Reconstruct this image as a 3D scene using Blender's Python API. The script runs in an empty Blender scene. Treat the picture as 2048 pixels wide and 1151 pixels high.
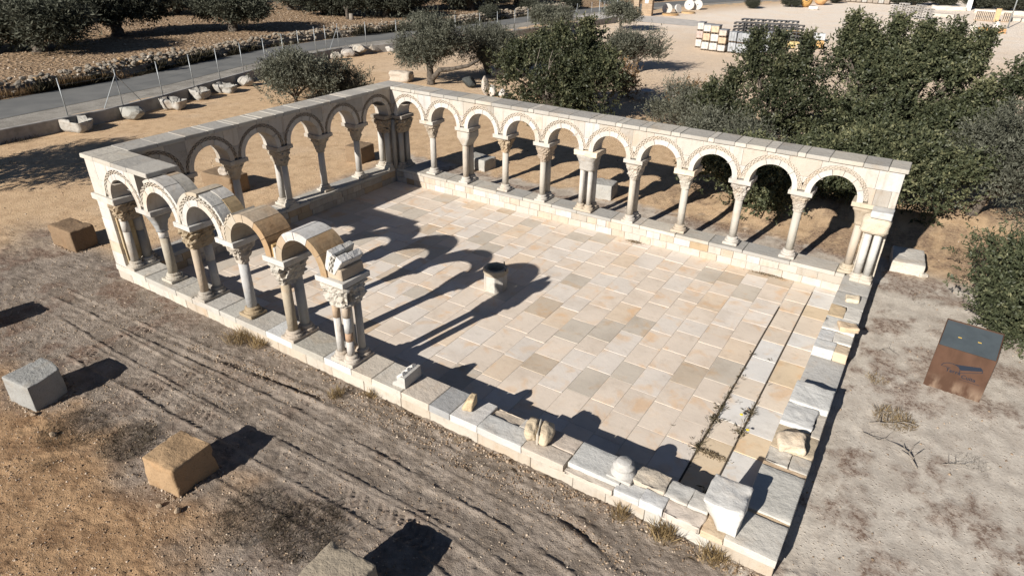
import bpy, bmesh, math, random
import numpy as np
from mathutils import Vector, Matrix

# ------------------------------------------------------------------ camera, sky, sun, exposure
S = bpy.context.scene
C = S.collection
rng = random.Random(7)
nrg = np.random.default_rng(11)

YAW, PITCH, ROLL = -0.5672, 0.4967, 0.0128
_fw = Vector((math.sin(YAW) * math.cos(PITCH), math.cos(YAW) * math.cos(PITCH), -math.sin(PITCH)))
_r = Vector((math.cos(YAW), -math.sin(YAW), 0))
_u = _r.cross(_fw)
_r2 = _r * math.cos(ROLL) + _u * math.sin(ROLL)
_u2 = -_r * math.sin(ROLL) + _u * math.cos(ROLL)
cam_d = bpy.data.cameras.new('drone_camera')
cam_d.sensor_width = 36.0
cam_d.lens = 1307.1 / 2048 * 36
cam_d.clip_start = 0.1
cam_d.clip_end = 2000
cam = bpy.data.objects.new('drone_camera', cam_d)
M = Matrix((( _r2.x, _u2.x, -_fw.x), (_r2.y, _u2.y, -_fw.y), (_r2.z, _u2.z, -_fw.z))).to_4x4()
M.translation = Vector((12.6534, -13.5412, 6.3833))
cam.matrix_world = M
C.objects.link(cam)
S.camera = cam

SUN_EL = math.radians(26.5)
SUN_DIR = Vector((0.17, 1.0, 0)).normalized() * math.cos(SUN_EL) + Vector((0, 0, -math.sin(SUN_EL)))
W = bpy.data.worlds.new('World')
S.world = W
W.use_nodes = True
nt = W.node_tree
bg = nt.nodes['Background']
sky = nt.nodes.new('ShaderNodeTexSky')
sky.sky_type = 'NISHITA'
sky.sun_disc = False
sky.sun_elevation = SUN_EL
sky.sun_rotation = math.atan2(-SUN_DIR.x, -SUN_DIR.y)
sky.air_density = 0.45
sky.dust_density = 0.1
nt.links.new(sky.outputs[0], bg.inputs[0])
bg.inputs[1].default_value = 0.05
sd = bpy.data.lights.new('sun', 'SUN')
sd.energy = 5.0
sd.angle = math.radians(0.55)
sd.color = (1.0, 0.955, 0.90)
so = bpy.data.objects.new('sun', sd)
so.rotation_euler = SUN_DIR.to_track_quat('-Z', 'Y').to_euler()
so.location = (0, -20, 20)
C.objects.link(so)
S.view_settings.view_transform = 'Standard'
S.view_settings.look = 'None'
S.view_settings.gamma = 1.0
S.view_settings.use_curve_mapping = False
S.view_settings.exposure = 0.68
S.cycles.max_bounces = 6
S.cycles.transparent_max_bounces = 6

# ------------------------------------------------------------------ helpers
def tag(o, label=None, cat=None, group=None, kind=None):
    if label: o['label'] = label
    if cat: o['category'] = cat
    if group: o['group'] = group
    if kind: o['kind'] = kind
    return o

def empty(name, loc=(0, 0, 0), rz=0.0):
    o = bpy.data.objects.new(name, None)
    o.empty_display_size = 0.2
    o.location = loc
    o.rotation_euler = (0, 0, rz)
    C.objects.link(o)
    return o

def link(name, me, parent=None, loc=(0, 0, 0), rot=(0, 0, 0), col=None, scale=None):
    o = bpy.data.objects.new(name, me)
    o.location = loc
    o.rotation_euler = rot if not isinstance(rot, (int, float)) else (0, 0, rot)
    if scale: o.scale = scale if not isinstance(scale, (int, float)) else (scale,) * 3
    if parent: o.parent = parent
    if col: o.color = (col[0], col[1], col[2], 1)
    C.objects.link(o)
    return o

def mesh(name, V, F, mat=None, smooth=False):
    me = bpy.data.meshes.new(name)
    me.from_pydata([tuple(v) for v in V], [], [tuple(f) for f in F])
    if mat: me.materials.append(mat)
    if smooth:
        me.polygons.foreach_set('use_smooth', [True] * len(me.polygons))
    me.update()
    return me

def quads(name, V, Q, mat=None, smooth=False, attrs=None):
    V = np.asarray(V, np.float32); Q = np.asarray(Q, np.int32)
    me = bpy.data.meshes.new(name)
    me.vertices.add(len(V)); me.vertices.foreach_set('co', V.ravel())
    n, k = Q.shape
    me.loops.add(n * k); me.loops.foreach_set('vertex_index', Q.ravel())
    me.polygons.add(n)
    me.polygons.foreach_set('loop_start', np.arange(0, n * k, k, dtype=np.int32))
    me.polygons.foreach_set('loop_total', np.full(n, k, np.int32))
    if smooth: me.polygons.foreach_set('use_smooth', np.ones(n, bool))
    if mat: me.materials.append(mat)
    me.update(calc_edges=True)
    for nm, a in (attrs or {}).items():
        at = me.attributes.new(nm, 'FLOAT', 'POINT')
        at.data.foreach_set('value', np.asarray(a, np.float32))
    return me

def _hash(ix, iy, iz, s):
    n = (ix * 374761393 + iy * 668265263 + iz * 2147483647 + s * 974634777) & 0x7fffffff
    n = ((n ^ (n >> 13)) * 1274126177) & 0x7fffffff
    return ((n ^ (n >> 16)) & 0xffff) / 65535.0

def vnoise(P, s=0):
    P = np.asarray(P, float)
    if P.shape[-1] == 2: P = np.concatenate([P, np.zeros(P.shape[:-1] + (1,))], -1)
    I = np.floor(P).astype(np.int64); f = P - I; f = f * f * (3 - 2 * f)
    out = 0
    for a in (0, 1):
        for b in (0, 1):
            for c in (0, 1):
                w = (f[..., 0] if a else 1 - f[..., 0]) * (f[..., 1] if b else 1 - f[..., 1]) * (f[..., 2] if c else 1 - f[..., 2])
                out = out + w * _hash(I[..., 0] + a, I[..., 1] + b, I[..., 2] + c, s)
    return out * 2 - 1

def fbm(P, s=0, o=4, g=0.5):
    P = np.asarray(P, float); a = 1.0; t = 0; n = 0
    for i in range(o):
        t = t + a * vnoise(P, s + i * 17); n += a; a *= g; P = P * 2.03 + 5.1
    return t / n

def cbox(x0, x1, y0, y1, z0, z1, bev=0.008, jit=0.0, rg=rng):
    """chamfered box with slightly uneven corners: 24 verts, 26 faces"""
    V = []; idx = {}
    cs = {}
    for a in (0, 1):
        for b in (0, 1):
            for c in (0, 1):
                cs[a, b, c] = ((x1 if a else x0) + rg.uniform(-jit, jit), (y1 if b else y0) + rg.uniform(-jit, jit), (z1 if c else z0) + rg.uniform(-jit, jit) * .6)
    bx = min(bev, (x1 - x0) * .3, (y1 - y0) * .3, (z1 - z0) * .3)
    for k, p in cs.items():
        s = [(-1 if v else 1) for v in k]
        for ax in range(3):
            q = [p[i] + (0 if i == ax else s[i] * bx) for i in range(3)]
            idx[k, ax] = len(V); V.append(q)
    F = []
    for ax in range(3):
        o1, o2 = [(1, 2), (2, 0), (0, 1)][ax]
        for side in (0, 1):
            seq = [(0, 0), (1, 0), (1, 1), (0, 1)]
            if not side: seq = seq[::-1]
            f = []
            for (p, q) in seq:
                k = [0, 0, 0]; k[ax] = side; k[o1] = p; k[o2] = q
                f.append(idx[tuple(k), ax])
            F.append(f)
    cen = np.mean(V, 0)
    def orient(f):
        p = [np.array(V[i]) for i in f]
        n = np.cross(p[1] - p[0], p[2] - p[0])
        return f if np.dot(n, np.mean(p, 0) - cen) > 0 else f[::-1]
    for ax in range(3):
        o1, o2 = [(1, 2), (2, 0), (0, 1)][ax]
        for a in (0, 1):
            for b in (0, 1):
                k0 = [0, 0, 0]; k0[o1] = a; k0[o2] = b; k1 = list(k0); k1[ax] = 1
                k0 = tuple(k0); k1 = tuple(k1)
                F.append(orient([idx[k0, o1], idx[k1, o1], idx[k1, o2], idx[k0, o2]]))
    for k in cs:
        F.append(orient([idx[k, 0], idx[k, 1], idx[k, 2]]))
    return V, F

def rockbox(sx, sy, sz, n=8, bev=0.12, amp=0.02, seed=0, fr=4.0, fn=None, chips=0):
    """rounded block standing on z=0, faces gridded n x n and roughened"""
    bm = bmesh.new()
    h = np.array([sx, sy, sz]) / 2
    b = bev * h.min() * 2
    gs = []
    for ax in range(3):
        e_ = min(b / h[ax], .45); g_ = np.linspace(-1 + e_, 1 - e_, n - 1)
        gs.append(np.concatenate([[-1], g_, [1]]))
    for ax in range(3):
        for sgn in (-1, 1):
            vs = {}
            for i in range(n + 1):
                for j in range(n + 1):
                    p = np.zeros(3); p[ax] = sgn; p[(ax + 1) % 3] = gs[(ax + 1) % 3][i]; p[(ax + 2) % 3] = gs[(ax + 2) % 3][j]
                    vs[i, j] = bm.verts.new(p)
            for i in range(n):
                for j in range(n):
                    f = [vs[i, j], vs[i + 1, j], vs[i + 1, j + 1], vs[i, j + 1]]
                    bm.faces.new(f if sgn > 0 else f[::-1])
    bmesh.ops.remove_doubles(bm, verts=bm.verts, dist=1e-5)
    P = np.array([v.co for v in bm.verts]) * h
    inner = np.clip(P, -(h - b), h - b)
    d = P - inner
    L = np.linalg.norm(d, axis=1, keepdims=True)
    nrm = np.where(L > 1e-6, d / np.maximum(L, 1e-6), 0)
    # points on the flat faces push along the face
    Q = inner + nrm * np.minimum(L, b)
    flat = (np.abs(P) >= h - 1e-6)
    nn = nrm + 0
    Q = Q + nn * (fbm(P * fr + seed * 7.3, seed, 3)[:, None]) * amp * 2
    if fn is not None: Q = fn(Q, P / h)
    rc = np.random.default_rng(seed + 900)
    for i in range(chips):
        a = rc.integers(0, 3); e = rc.choice([-1.0, 1.0], 3); e[a] = rc.uniform(-1, 1)
        if e[2] < -.5: e[2] = 1.0
        c0 = e * h; rr = rc.uniform(.10, .28) * h.min(); ds = np.linalg.norm((Q - c0) * (1 + .5 * rc.random(3)), axis=1)
        k_ = np.clip(1 - ds / rr, 0, 1)[:, None]; Q = Q - e * np.abs(h / h) * k_ * rr * .55 * (np.abs(e) > .9)
    Q[:, 2] += sz / 2
    for v, q in zip(bm.verts, Q): v.co = q
    for f in bm.faces: f.smooth = True
    return bm

def bm_mesh(name, bm, mat):
    me = bpy.data.meshes.new(name); bm.to_mesh(me); bm.free()
    me.materials.append(mat); return me

def boulder(r, seed, sub=2, amp=0.25, fr=1.4, flat=0.0):
    bm = bmesh.new()
    bmesh.ops.create_icosphere(bm, subdivisions=sub, radius=1)
    P = np.array([v.co for v in bm.verts])
    P = P * (1 + amp * fbm(P * fr + seed * 3.7, seed, 3)[:, None])
    # chop a few planes so it reads as broken stone
    rg = np.random.default_rng(seed)
    for k in range(5):
        n = rg.normal(size=3); n /= np.linalg.norm(n)
        dd = P @ n - rg.uniform(.55, .8)
        P = P - np.maximum(dd, 0)[:, None] * n * .85
    P = P * np.array(r)
    P[:, 2] -= P[:, 2].min() + flat
    P[:, 2] = np.maximum(P[:, 2], 0)
    for v, q in zip(bm.verts, P): v.co = q
    return bm

class MB:
    def __init__(s): s.V = []; s.F = []
    def add(s, V, F):
        b = len(s.V); s.V += [tuple(v) for v in V]; s.F += [tuple(i + b for i in f) for f in F]; return s
    def box(s, x0, x1, y0, y1, z0, z1, bev=0.005, jit=0.0): return s.add(*cbox(x0, x1, y0, y1, z0, z1, bev, jit))
    def tube(s, pts, rad, n=6, cap=True):
        pts = [np.array(p, float) for p in pts]
        if isinstance(rad, (int, float)): rad = [rad] * len(pts)
        V = []; F = []
        up = np.array([0.31, .2, .93])
        for i, p in enumerate(pts):
            t = pts[min(i + 1, len(pts) - 1)] - pts[max(i - 1, 0)]; t = t / (np.linalg.norm(t) + 1e-9)
            a = np.cross(t, up); 
            if np.linalg.norm(a) < .2: a = np.cross(t, [1, 0, 0])
            a /= np.linalg.norm(a); b = np.cross(t, a)
            for k in range(n):
                th = 2 * math.pi * k / n
                V.append(p + rad[i] * (a * math.cos(th) + b * math.sin(th)))
        for i in range(len(pts) - 1):
            for k in range(n):
                k2 = (k + 1) % n
                F.append((i * n + k, i * n + k2, (i + 1) * n + k2, (i + 1) * n + k))
        if cap:
            F.append(tuple(range(n - 1, -1, -1))); F.append(tuple((len(pts) - 1) * n + k for k in range(n)))
        # make sure it faces outwards
        return s.add(V, [f[::-1] for f in F])
    def lathe(s, prof, n=16, cx=0, cy=0):
        V = []; F = []
        for (r, z) in prof:
            for k in range(n):
                th = 2 * math.pi * k / n
                V.append((cx + r * math.cos(th), cy + r * math.sin(th), z))
        for i in range(len(prof) - 1):
            for k in range(n):
                k2 = (k + 1) % n
                F.append((i * n + k, i * n + k2, (i + 1) * n + k2, (i + 1) * n + k))
        F.append(tuple(range(n - 1, -1, -1))); F.append(tuple((len(prof) - 1) * n + k for k in range(n)))
        return s.add(V, F)
    def prism(s, poly, y0, y1):
        """poly in (x,z), extruded along y"""
        n = len(poly)
        V = [(x, y0, z) for x, z in poly] + [(x, y1, z) for x, z in poly]
        F = [tuple(range(n)), tuple(range(2 * n - 1, n - 1, -1))]
        for i in range(n):
            j = (i + 1) % n
            F.append((i, i + n, j + n, j))
        a = sum(poly[i][0] * poly[(i + 1) % n][1] - poly[(i + 1) % n][0] * poly[i][1] for i in range(n))
        if a < 0: F = [f[::-1] for f in F]
        return s.add(V, F)
    def mesh(s, name, mat, smooth=False): return mesh(name, s.V, s.F, mat, smooth)
    def build(s, name, mat, parent=None, loc=(0, 0, 0), rot=0, col=None, smooth=False):
        return link(name, s.mesh(name, mat, smooth), parent, loc, rot, col)

# ------------------------------------------------------------------ materials
class NT:
    def __init__(s, name):
        s.m = bpy.data.materials.new(name); s.m.use_nodes = True
        s.t = s.m.node_tree; s.n = s.t.nodes; s.p = s.n['Principled BSDF']
    def new(s, ty, **k):
        n = s.n.new(ty)
        for a, b in k.items(): setattr(n, a, b)
        return n
    def L(s, a, b): s.t.links.new(a, b)
    def val(s, node, i, v):
        if hasattr(v, 'is_linked'): s.L(v, node.inputs[i])
        else: node.inputs[i].default_value = v
    def math(s, op, a, b=0.0, c=None):
        n = s.new('ShaderNodeMath', operation=op); s.val(n, 0, a); s.val(n, 1, b)
        if c is not None: s.val(n, 2, c)
        return n.outputs[0]
    def noise(s, vec, sc, det=4, rough=0.55, out=0, dist=0.0):
        n = s.new('ShaderNodeTexNoise'); n.inputs['Scale'].default_value = sc; n.inputs['Detail'].default_value = det
        n.inputs['Roughness'].default_value = rough; n.inputs['Distortion'].default_value = dist
        if vec is not None: s.L(vec, n.inputs['Vector'])
        return n.outputs[out]
    def vor(s, vec, sc, feature='F1', out='Distance'):
        n = s.new('ShaderNodeTexVoronoi', feature=feature); n.inputs['Scale'].default_value = sc
        if vec is not None: s.L(vec, n.inputs['Vector'])
        return n.outputs[out]
    def ramp(s, f, a, b):
        n = s.new('ShaderNodeMapRange'); n.interpolation_type = 'SMOOTHSTEP'
        s.L(f, n.inputs[0]); n.inputs[1].default_value = a; n.inputs[2].default_value = b
        return n.outputs[0]
    def mix(s, f, a, b, mode='MIX'):
        n = s.new('ShaderNodeMix', data_type='RGBA', blend_type=mode)
        s.val(n, 0, f)
        for i, v in ((6, a), (7, b)):
            if hasattr(v, 'is_linked'): s.L(v, n.inputs[i])
            else: n.inputs[i].default_value = (v[0], v[1], v[2], 1)
        return n.outputs[2]
    def bump(s, h, st, dist, prev=None):
        n = s.new('ShaderNodeBump'); n.inputs['Strength'].default_value = st; n.inputs['Distance'].default_value = dist
        s.L(h, n.inputs['Height'])
        if prev is not None: s.L(prev, n.inputs['Normal'])
        return n.outputs[0]
    def done(s, col, rough=0.8, bump=None, spec=0.3):
        s.val(s.p, 'Base Color', col if hasattr(col, 'is_linked') else (col[0], col[1], col[2], 1))
        s.val(s.p, 'Roughness', rough)
        s.p.inputs['Specular IOR Level'].default_value = spec
        if bump is not None: s.L(bump, s.p.inputs['Normal'])
        return s.m

def stone_mat(name, ochre=0.35, pit=0.4, speck=0.12, dirt=0.35, bump=0.35, rough=0.85, var=0.10, gain=1.0, streak=0.0):
    """stone whose base colour is the object's own colour, with ochre clouds, pits and grime"""
    k = NT(name)
    oi = k.new('ShaderNodeObjectInfo')
    tc = k.new('ShaderNodeTexCoord')
    vm = k.new('ShaderNodeVectorMath', operation='ADD')
    k.L(tc.outputs['Object'], vm.inputs[0])
    cr = k.new('ShaderNodeCombineXYZ')
    r50 = k.math('MULTIPLY', oi.outputs['Random'], 91.0); k.L(r50, cr.inputs[0])
    r51 = k.math('MULTIPLY', oi.outputs['Random'], 37.0); k.L(r51, cr.inputs[1]); k.L(r50, cr.inputs[2])
    k.L(cr.outputs[0], vm.inputs[1]); v = vm.outputs[0]
    base = k.mix(1.0, oi.outputs['Color'], (gain, gain * .985, gain * .957), 'MULTIPLY')
    n1 = k.noise(v, 2.2, 3, .55, dist=.6)
    c = k.mix(k.math('MULTIPLY', k.ramp(n1, .52, .74), ochre), base, k.mix(1.0, base, (1.0, .80, .60), 'MULTIPLY'))
    n2 = k.noise(v, 5.5, 6, .68)
    c = k.mix(k.math('MULTIPLY', k.ramp(n2, .50, .80), dirt), c, k.mix(1.0, c, (.48, .45, .41), 'MULTIPLY'))
    wp = k.new('ShaderNodeNewGeometry').outputs['Position']
    if streak:
        mp = k.new('ShaderNodeMapping'); mp.inputs['Scale'].default_value = (7, 7, .7) if streak > 0 else (1, 1, 1); k.L(wp, mp.inputs[0])
        sn = k.noise(mp.outputs[0], 1.0 if streak > 0 else 1.1, 5, .65)
        c = k.mix(k.math('MULTIPLY', k.ramp(sn, .50, .74), abs(streak)), c, k.mix(1.0, c, (.60, .54, .47), 'MULTIPLY'))
    n4 = k.noise(v, 1.3, 2)
    hv = k.new('ShaderNodeHueSaturation'); k.L(c, hv.inputs['Color'])
    k.L(k.math('ADD', k.math('MULTIPLY', k.math('SUBTRACT', n4, .5), var * 4), 1.0), hv.inputs['Value'])
    c = hv.outputs[0]
    n3 = k.noise(v, 90, 3, .7)
    c = k.mix(k.math('MULTIPLY', k.ramp(n3, .52, .75), speck * 2.5), c, k.mix(1.0, c, (.55, .52, .48), 'MULTIPLY'))
    vo = k.vor(v, 42)
    pits = k.math('MULTIPLY', k.ramp(vo, .30, .05), k.ramp(k.noise(v, 7, 2), .5, .6))
    c = k.mix(k.math('MULTIPLY', pits, pit), c, k.mix(1.0, c, (.4, .36, .32), 'MULTIPLY'))
    b = k.bump(k.noise(v, 60, 4, .65), bump * .6, .01)
    b = k.bump(k.noise(v, 11, 5, .6), bump, .03, b)
    b = k.bump(k.math('MULTIPLY', pits, -1.0), pit * .6, .01, b)
    return k.done(c, rough, b, .25)

M_STONE = stone_mat('limestone', .4, .3, .14, .5, .35, gain=.71, streak=.5)
M_SLAB = stone_mat('paving_stone', .75, .10, .08, .36, .12, .8, .07, gain=1.05, streak=-.34)
M_ROUGH = stone_mat('rough_sandstone', .4, .85, .34, .45, .75)
M_SILL = stone_mat('bush_hammered_stone', .3, .5, .22, .34, .5, gain=.84)
M_CARVE = stone_mat('carved_stone', .45, .2, .08, .4, .45, gain=.71, streak=.5)

def flat_mat(name, col, rough=.7, noise=.15, sc=6.0, spec=.3, bump=.15, metallic=0.0, objcol=False):
    k = NT(name); tc = k.new('ShaderNodeTexCoord'); v = tc.outputs['Object']
    base = col
    if objcol:
        base = k.new('ShaderNodeObjectInfo').outputs['Color']
    n = k.noise(v, sc, 5, .62)
    dark = k.mix(1.0, base, (1 - noise * 2.2,) * 3, 'MULTIPLY')
    c = k.mix(k.ramp(n, .38, .72), base, dark)
    k.p.inputs['Metallic'].default_value = metallic
    return k.done(c, rough, k.bump(k.noise(v, sc * 9, 4, .6), bump, .01), spec)

M_MORTAR = flat_mat('lime_mortar', (.56, .50, .42), .9, .12, 9)
M_SOIL = flat_mat('dark_joint_soil', (.07, .055, .04), .95, .2, 20)
M_CONC = flat_mat('concrete', (.33, .31, .28), .9, .16, 3)
M_GALV = flat_mat('galvanised_steel', (.34, .36, .36), .5, .1, 20, .5, .05, .4)
M_PACK = flat_mat('shrink_wrapped_pack', (.6, .5, .4), .7, .16, 5, .4, .3, 0, True)
M_WOOD = flat_mat('weathered_pallet_wood', (.2, .16, .12), .85, .2, 8, .2, .3, 0, True)
M_CLAY = flat_mat('fired_clay', (.5, .28, .12), .8, .15, 4, .2, .2, 0, True)
M_BARK = flat_mat('bark', (.12, .10, .08), .95, .28, 9, .1, 1.0)
M_TWIG = flat_mat('dry_twig', (.26, .225, .185), .9, .15, 20, .1, .2)
M_PETAL = flat_mat('yellow_petal', (.8, .6, .04), .6, .05)

def corten():
    k = NT('weathering_steel'); tc = k.new('ShaderNodeTexCoord'); v = tc.outputs['Object']
    mp = k.new('ShaderNodeMapping'); mp.inputs['Scale'].default_value = (4, 4, 1.6); k.L(v, mp.inputs[0])
    n = k.noise(mp.outputs[0], 1.2, 4); n2 = k.noise(v, 5, 5)
    c = k.mix(k.ramp(n, .35, .7), (.066, .034, .020), (.092, .048, .029))
    c = k.mix(k.math('MULTIPLY', k.ramp(n2, .5, .75), .6), c, (.055, .027, .016))
    sp = k.new('ShaderNodeSeparateXYZ'); k.L(v, sp.inputs[0])
    dust = k.math('MULTIPLY', k.ramp(sp.outputs[2], .33, .0), k.ramp(n, .42, .62))
    c = k.mix(k.math('MULTIPLY', dust, .55), c, (.36, .27, .19))
    return k.done(c, .75, k.bump(k.noise(v, 80, 3), .2, .004), .25)
M_CORTEN = corten()
M_PANEL = flat_mat('sign_panel_plastic', (.074, .088, .094), .35, .08, 4, .4, .02)
M_INK = flat_mat('dark_blue_ink', (.012, .018, .03), .6, .05)
M_YELLOW = flat_mat('yellow_print', (.65, .42, .08), .6, .05)
M_WHITE = flat_mat('white_paint', (.72, .72, .70), .6, .08)

def leaf_mat(name, a, b, c, rough=.5, trans=.25, spec=.35):
    k = NT(name)
    at = k.new('ShaderNodeAttribute'); at.attribute_name = 'tint'
    oi = k.new('ShaderNodeObjectInfo')
    r = k.new('ShaderNodeValToRGB'); k.L(at.outputs['Fac'], r.inputs[0])
    e = r.color_ramp.elements
    e[0].position = 0; e[0].color = (*a, 1); e[1].position = 1; e[1].color = (*c, 1)
    m = e.new(.55); m.color = (*b, 1)
    hv = k.new('ShaderNodeHueSaturation'); k.L(r.outputs[0], hv.inputs['Color'])
    k.L(k.math('ADD', k.math('MULTIPLY', oi.outputs['Random'], .3), .85), hv.inputs['Value'])
    k.done(hv.outputs[0], rough, None, spec)
    tr = k.new('ShaderNodeBsdfTranslucent'); k.L(hv.outputs[0], tr.inputs[0])
    mx = k.new('ShaderNodeMixShader'); mx.inputs[0].default_value = trans
    k.L(k.p.outputs[0], mx.inputs[1]); k.L(tr.outputs[0], mx.inputs[2])
    k.L(mx.outputs[0], k.n['Material Output'].inputs[0])
    return k.m
M_OLIVE = leaf_mat('olive_leaves', (.056, .059, .041), (.112, .114, .083), (.26, .26, .20), .6, .25, .2)
M_CAROB = leaf_mat('carob_leaves', (.021, .027, .015), (.064, .072, .037), (.23, .22, .115), .5, .2, .25)
M_DARKL = leaf_mat('dark_grove_leaves', (.034, .037, .026), (.064, .067, .047), (.17, .17, .125), .65, .2, .15)
M_RUSSET = leaf_mat('russet_leaves', (.10, .055, .025), (.22, .13, .055), (.36, .24, .11), .6)
M_DRYG = leaf_mat('dry_grass', (.13, .09, .045), (.27, .19, .09), (.46, .34, .17), .8, .3, .15)
M_SCRUB = leaf_mat('dark_dry_scrub', (.022, .018, .012), (.048, .038, .026), (.11, .088, .06), .9, .1, .05)
M_VERGE = leaf_mat('roadside_growth', (.018, .017, .011), (.036, .032, .021), (.085, .070, .045), .9, .05, .05)
M_WEED = leaf_mat('weed_leaves', (.050, .044, .022), (.095, .080, .045), (.21, .155, .10), .7, .2, .2)
M_LITTER = leaf_mat('fallen_leaves', (.09, .06, .035), (.20, .15, .09), (.42, .35, .24), .85, .1, .1)

# ------------------------------------------------------------------ ground
def sst(x, a, b):
    t = np.clip((x - a) / (b - a), 0, 1); return t * t * (3 - 2 * t)

ROAD_NEAR = [(-16.6, -60), (-16.4, -4), (-16.8, 0), (-17.3, 4), (-18.6, 9), (-19.6, 14), (-19.5, 18.7), (-18.6, 23), (-17.5, 29.5), (-17.0, 35.5), (-16.6, 42), (-15.6, 47), (-12.8, 56), (-8, 68), (-2, 78), (8, 88), (22, 96), (60, 108)]
ROAD_FAR = [(-19.9, -60), (-19.7, -4), (-20.0, 0), (-20.2, 4), (-21.4, 9), (-22.4, 14), (-22.2, 19), (-21.2, 23), (-19.8, 30), (-19.3, 36), (-18.9, 42), (-18.0, 49), (-15.4, 58), (-10.6, 70), (-4, 81), (6, 91.4), (21, 99.5), (60, 112)]
KERB = [(-13.0, -40), (-12.95, -5), (-12.95, -1.3), (-13.45, 1.2), (-14.0, 3), (-14.5, 4.6), (-15.0, 6.4), (-16.1, 10), (-16.75, 12.4), (-16.8, 14), (-16.2, 15.7), (-15.3, 18), (-14.2, 22), (-13.4, 25), (-12.85, 28), (-12.3, 31), (-11.9, 33.5), (-11.35, 37), (-11.1, 39.2)]
def xat(poly, y):
    return np.interp(y, [p[1] for p in poly], [p[0] for p in poly])

gx = np.concatenate([np.linspace(-420, -44, 20), np.arange(-40, -5, .5), np.arange(-5, 0, .05), np.arange(0, 13, .03), np.arange(13, 15.5, .05), np.arange(15.5, 40, .5), np.linspace(42, 420, 20)])
gy = np.concatenate([np.linspace(-420, -16, 14), np.arange(-14, -12.6, .1), np.arange(-12.6, -7.5, .027), np.arange(-7.5, 3.2, .1), np.arange(3.2, 80, .5), np.linspace(81, 600, 22)])
GX, GY = np.meshgrid(gx, gy, indexing='ij')
XY = np.stack([GX, GY], -1)
nA = fbm(XY * .45, 1, 3); nB = fbm(XY * 1.7, 2, 4); nC = fbm(XY * 6, 3, 3); nD = fbm(XY * 14, 4, 2); nE = fbm(XY * 26, 6, 2)
nStr = fbm(XY * np.array([1.2, 16.0]), 9, 3)
near = sst(GY, -14, -12.5) * (1 - sst(GY, 8, 16)) * sst(GX, -6, -4) * (1 - sst(GX, 15, 16))
hgt = 0.10 + near * (nB * .010 + nC * .009 + nD * .009 + nE * .015 * (.6 + 1.2 * np.abs(nB))) + (1 - near) * nB * .012
# ruts and tyre tracks in front of the cloister
front = sst(GY, -12, -10.4) * (1 - sst(GY, -8.05, -7.9))
rut_y = np.interp(GX, [-3, 0, 3.5, 5.3, 6.6, 9.7, 10.4, 11.1, 12, 13], [-8.9, -8.8, -8.61, -8.45, -8.31, -8.33, -8.44, -8.66, -9.05, -9.6]) + nC * .02
d = GY - rut_y
fade = sst(GX, 1.5, 3.2) * (1 - sst(GX, 12.3, 13.2))
hgt += fade * (-.042 * sst(nB + nA, -.45, .1) * np.exp(-((d - .015) / .038) ** 2) + .030 * np.exp(-((d + .10) / .06) ** 2) + .022 * np.exp(-((d - .13) / .05) ** 2)) * (.75 + .8 * nB)
def track(cx, cy, w, per, x0, x1, amp=.018, edge=.019):
    global hgt
    yc = np.interp(GX, cx, cy) + nA * .03
    dd = GY - yc
    inside = (1 - sst(np.abs(dd), w * .46, w * .54)) * sst(GX, x0, x0 + .8) * (1 - sst(GX, x1 - .8, x1))
    chev = np.sin((GX + np.abs(dd) * .55) * 2 * math.pi / per)
    patch = sst(nB + .5 * nA, -.15, .3)
    hgt = hgt + inside * (-.009 + amp * np.clip(chev * 2.2, -1, 1) * patch)
    ee = np.exp(-((np.abs(dd) - w * .58) / .022) ** 2) * sst(GX, x0, x0 + .8) * (1 - sst(GX, x1 - .8, x1))
    hgt = hgt + ee * edge * (.7 + nB)
track([-1, 2, 5, 7.4, 9.4, 11, 13], [-9.15, -9.22, -9.2, -9.12, -9.06, -9.3, -9.9], .34, .115, -.5, 12.6)
track([-1.5, 0, 3.2, 6, 8, 10, 12], [-8.95, -8.86, -8.72, -8.62, -8.66, -8.75, -9.15], .26, .11, -1.2, 12.4, .013)
track([1, 4, 7, 9, 11, 13], [-9.75, -9.68, -9.6, -9.55, -9.85, -10.5], .34, .115, 1.2, 12.5, .015)
track([5, 7, 9, 11], [-10.2, -10.1, -10.05, -10.4], .28, .12, 5.5, 12, .010, .007)
hgt += front * nStr * .010 * sst(GX, 2, 4)
# crumbly spoil heaped against the foot of the front wall
foot = np.exp(-((GY + 8.0) / .16) ** 2) * sst(GX, 4.5, 6.5)
hgt += foot * (.012 + .035 * np.maximum(nC, 0) + .02 * nD)
# mounds round the tree feet
for mx, my, r, a in ((14.1, 5.8, .9, .16), (9.3, 3.25, .8, .12), (-7.4, 10.7, .7, .08), (-6.7, 14.3, .9, .1), (11.0, 5.2, 1.2, .10)):
    hgt += a * np.exp(-((GX - mx) ** 2 + (GY - my) ** 2) / (r * r)) * (1 + .5 * nB)
xn = xat(ROAD_NEAR, GY); xf = xat(ROAD_FAR, GY)
roadm = sst(GX, xf - .8, xf) * (1 - sst(GX, xn + 1, xn + 1.6))
hgt = hgt * (1 - roadm) + .07 * roadm
fieldm = 1 - sst(GX, xf - .9, xf - .3)
hgt += fieldm * (.25 * sst(xf - GX, .8, 2.2) + .05 * nB)
court = sst(GX, -.30, -.26) * (1 - sst(GX, 12.26, 12.30)) * sst(GY, -7.64, -7.60) * (1 - sst(GY, .24, .28))
hgt = hgt * (1 - court) - .4 * court
hgt[GX > 250] += 0
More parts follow.
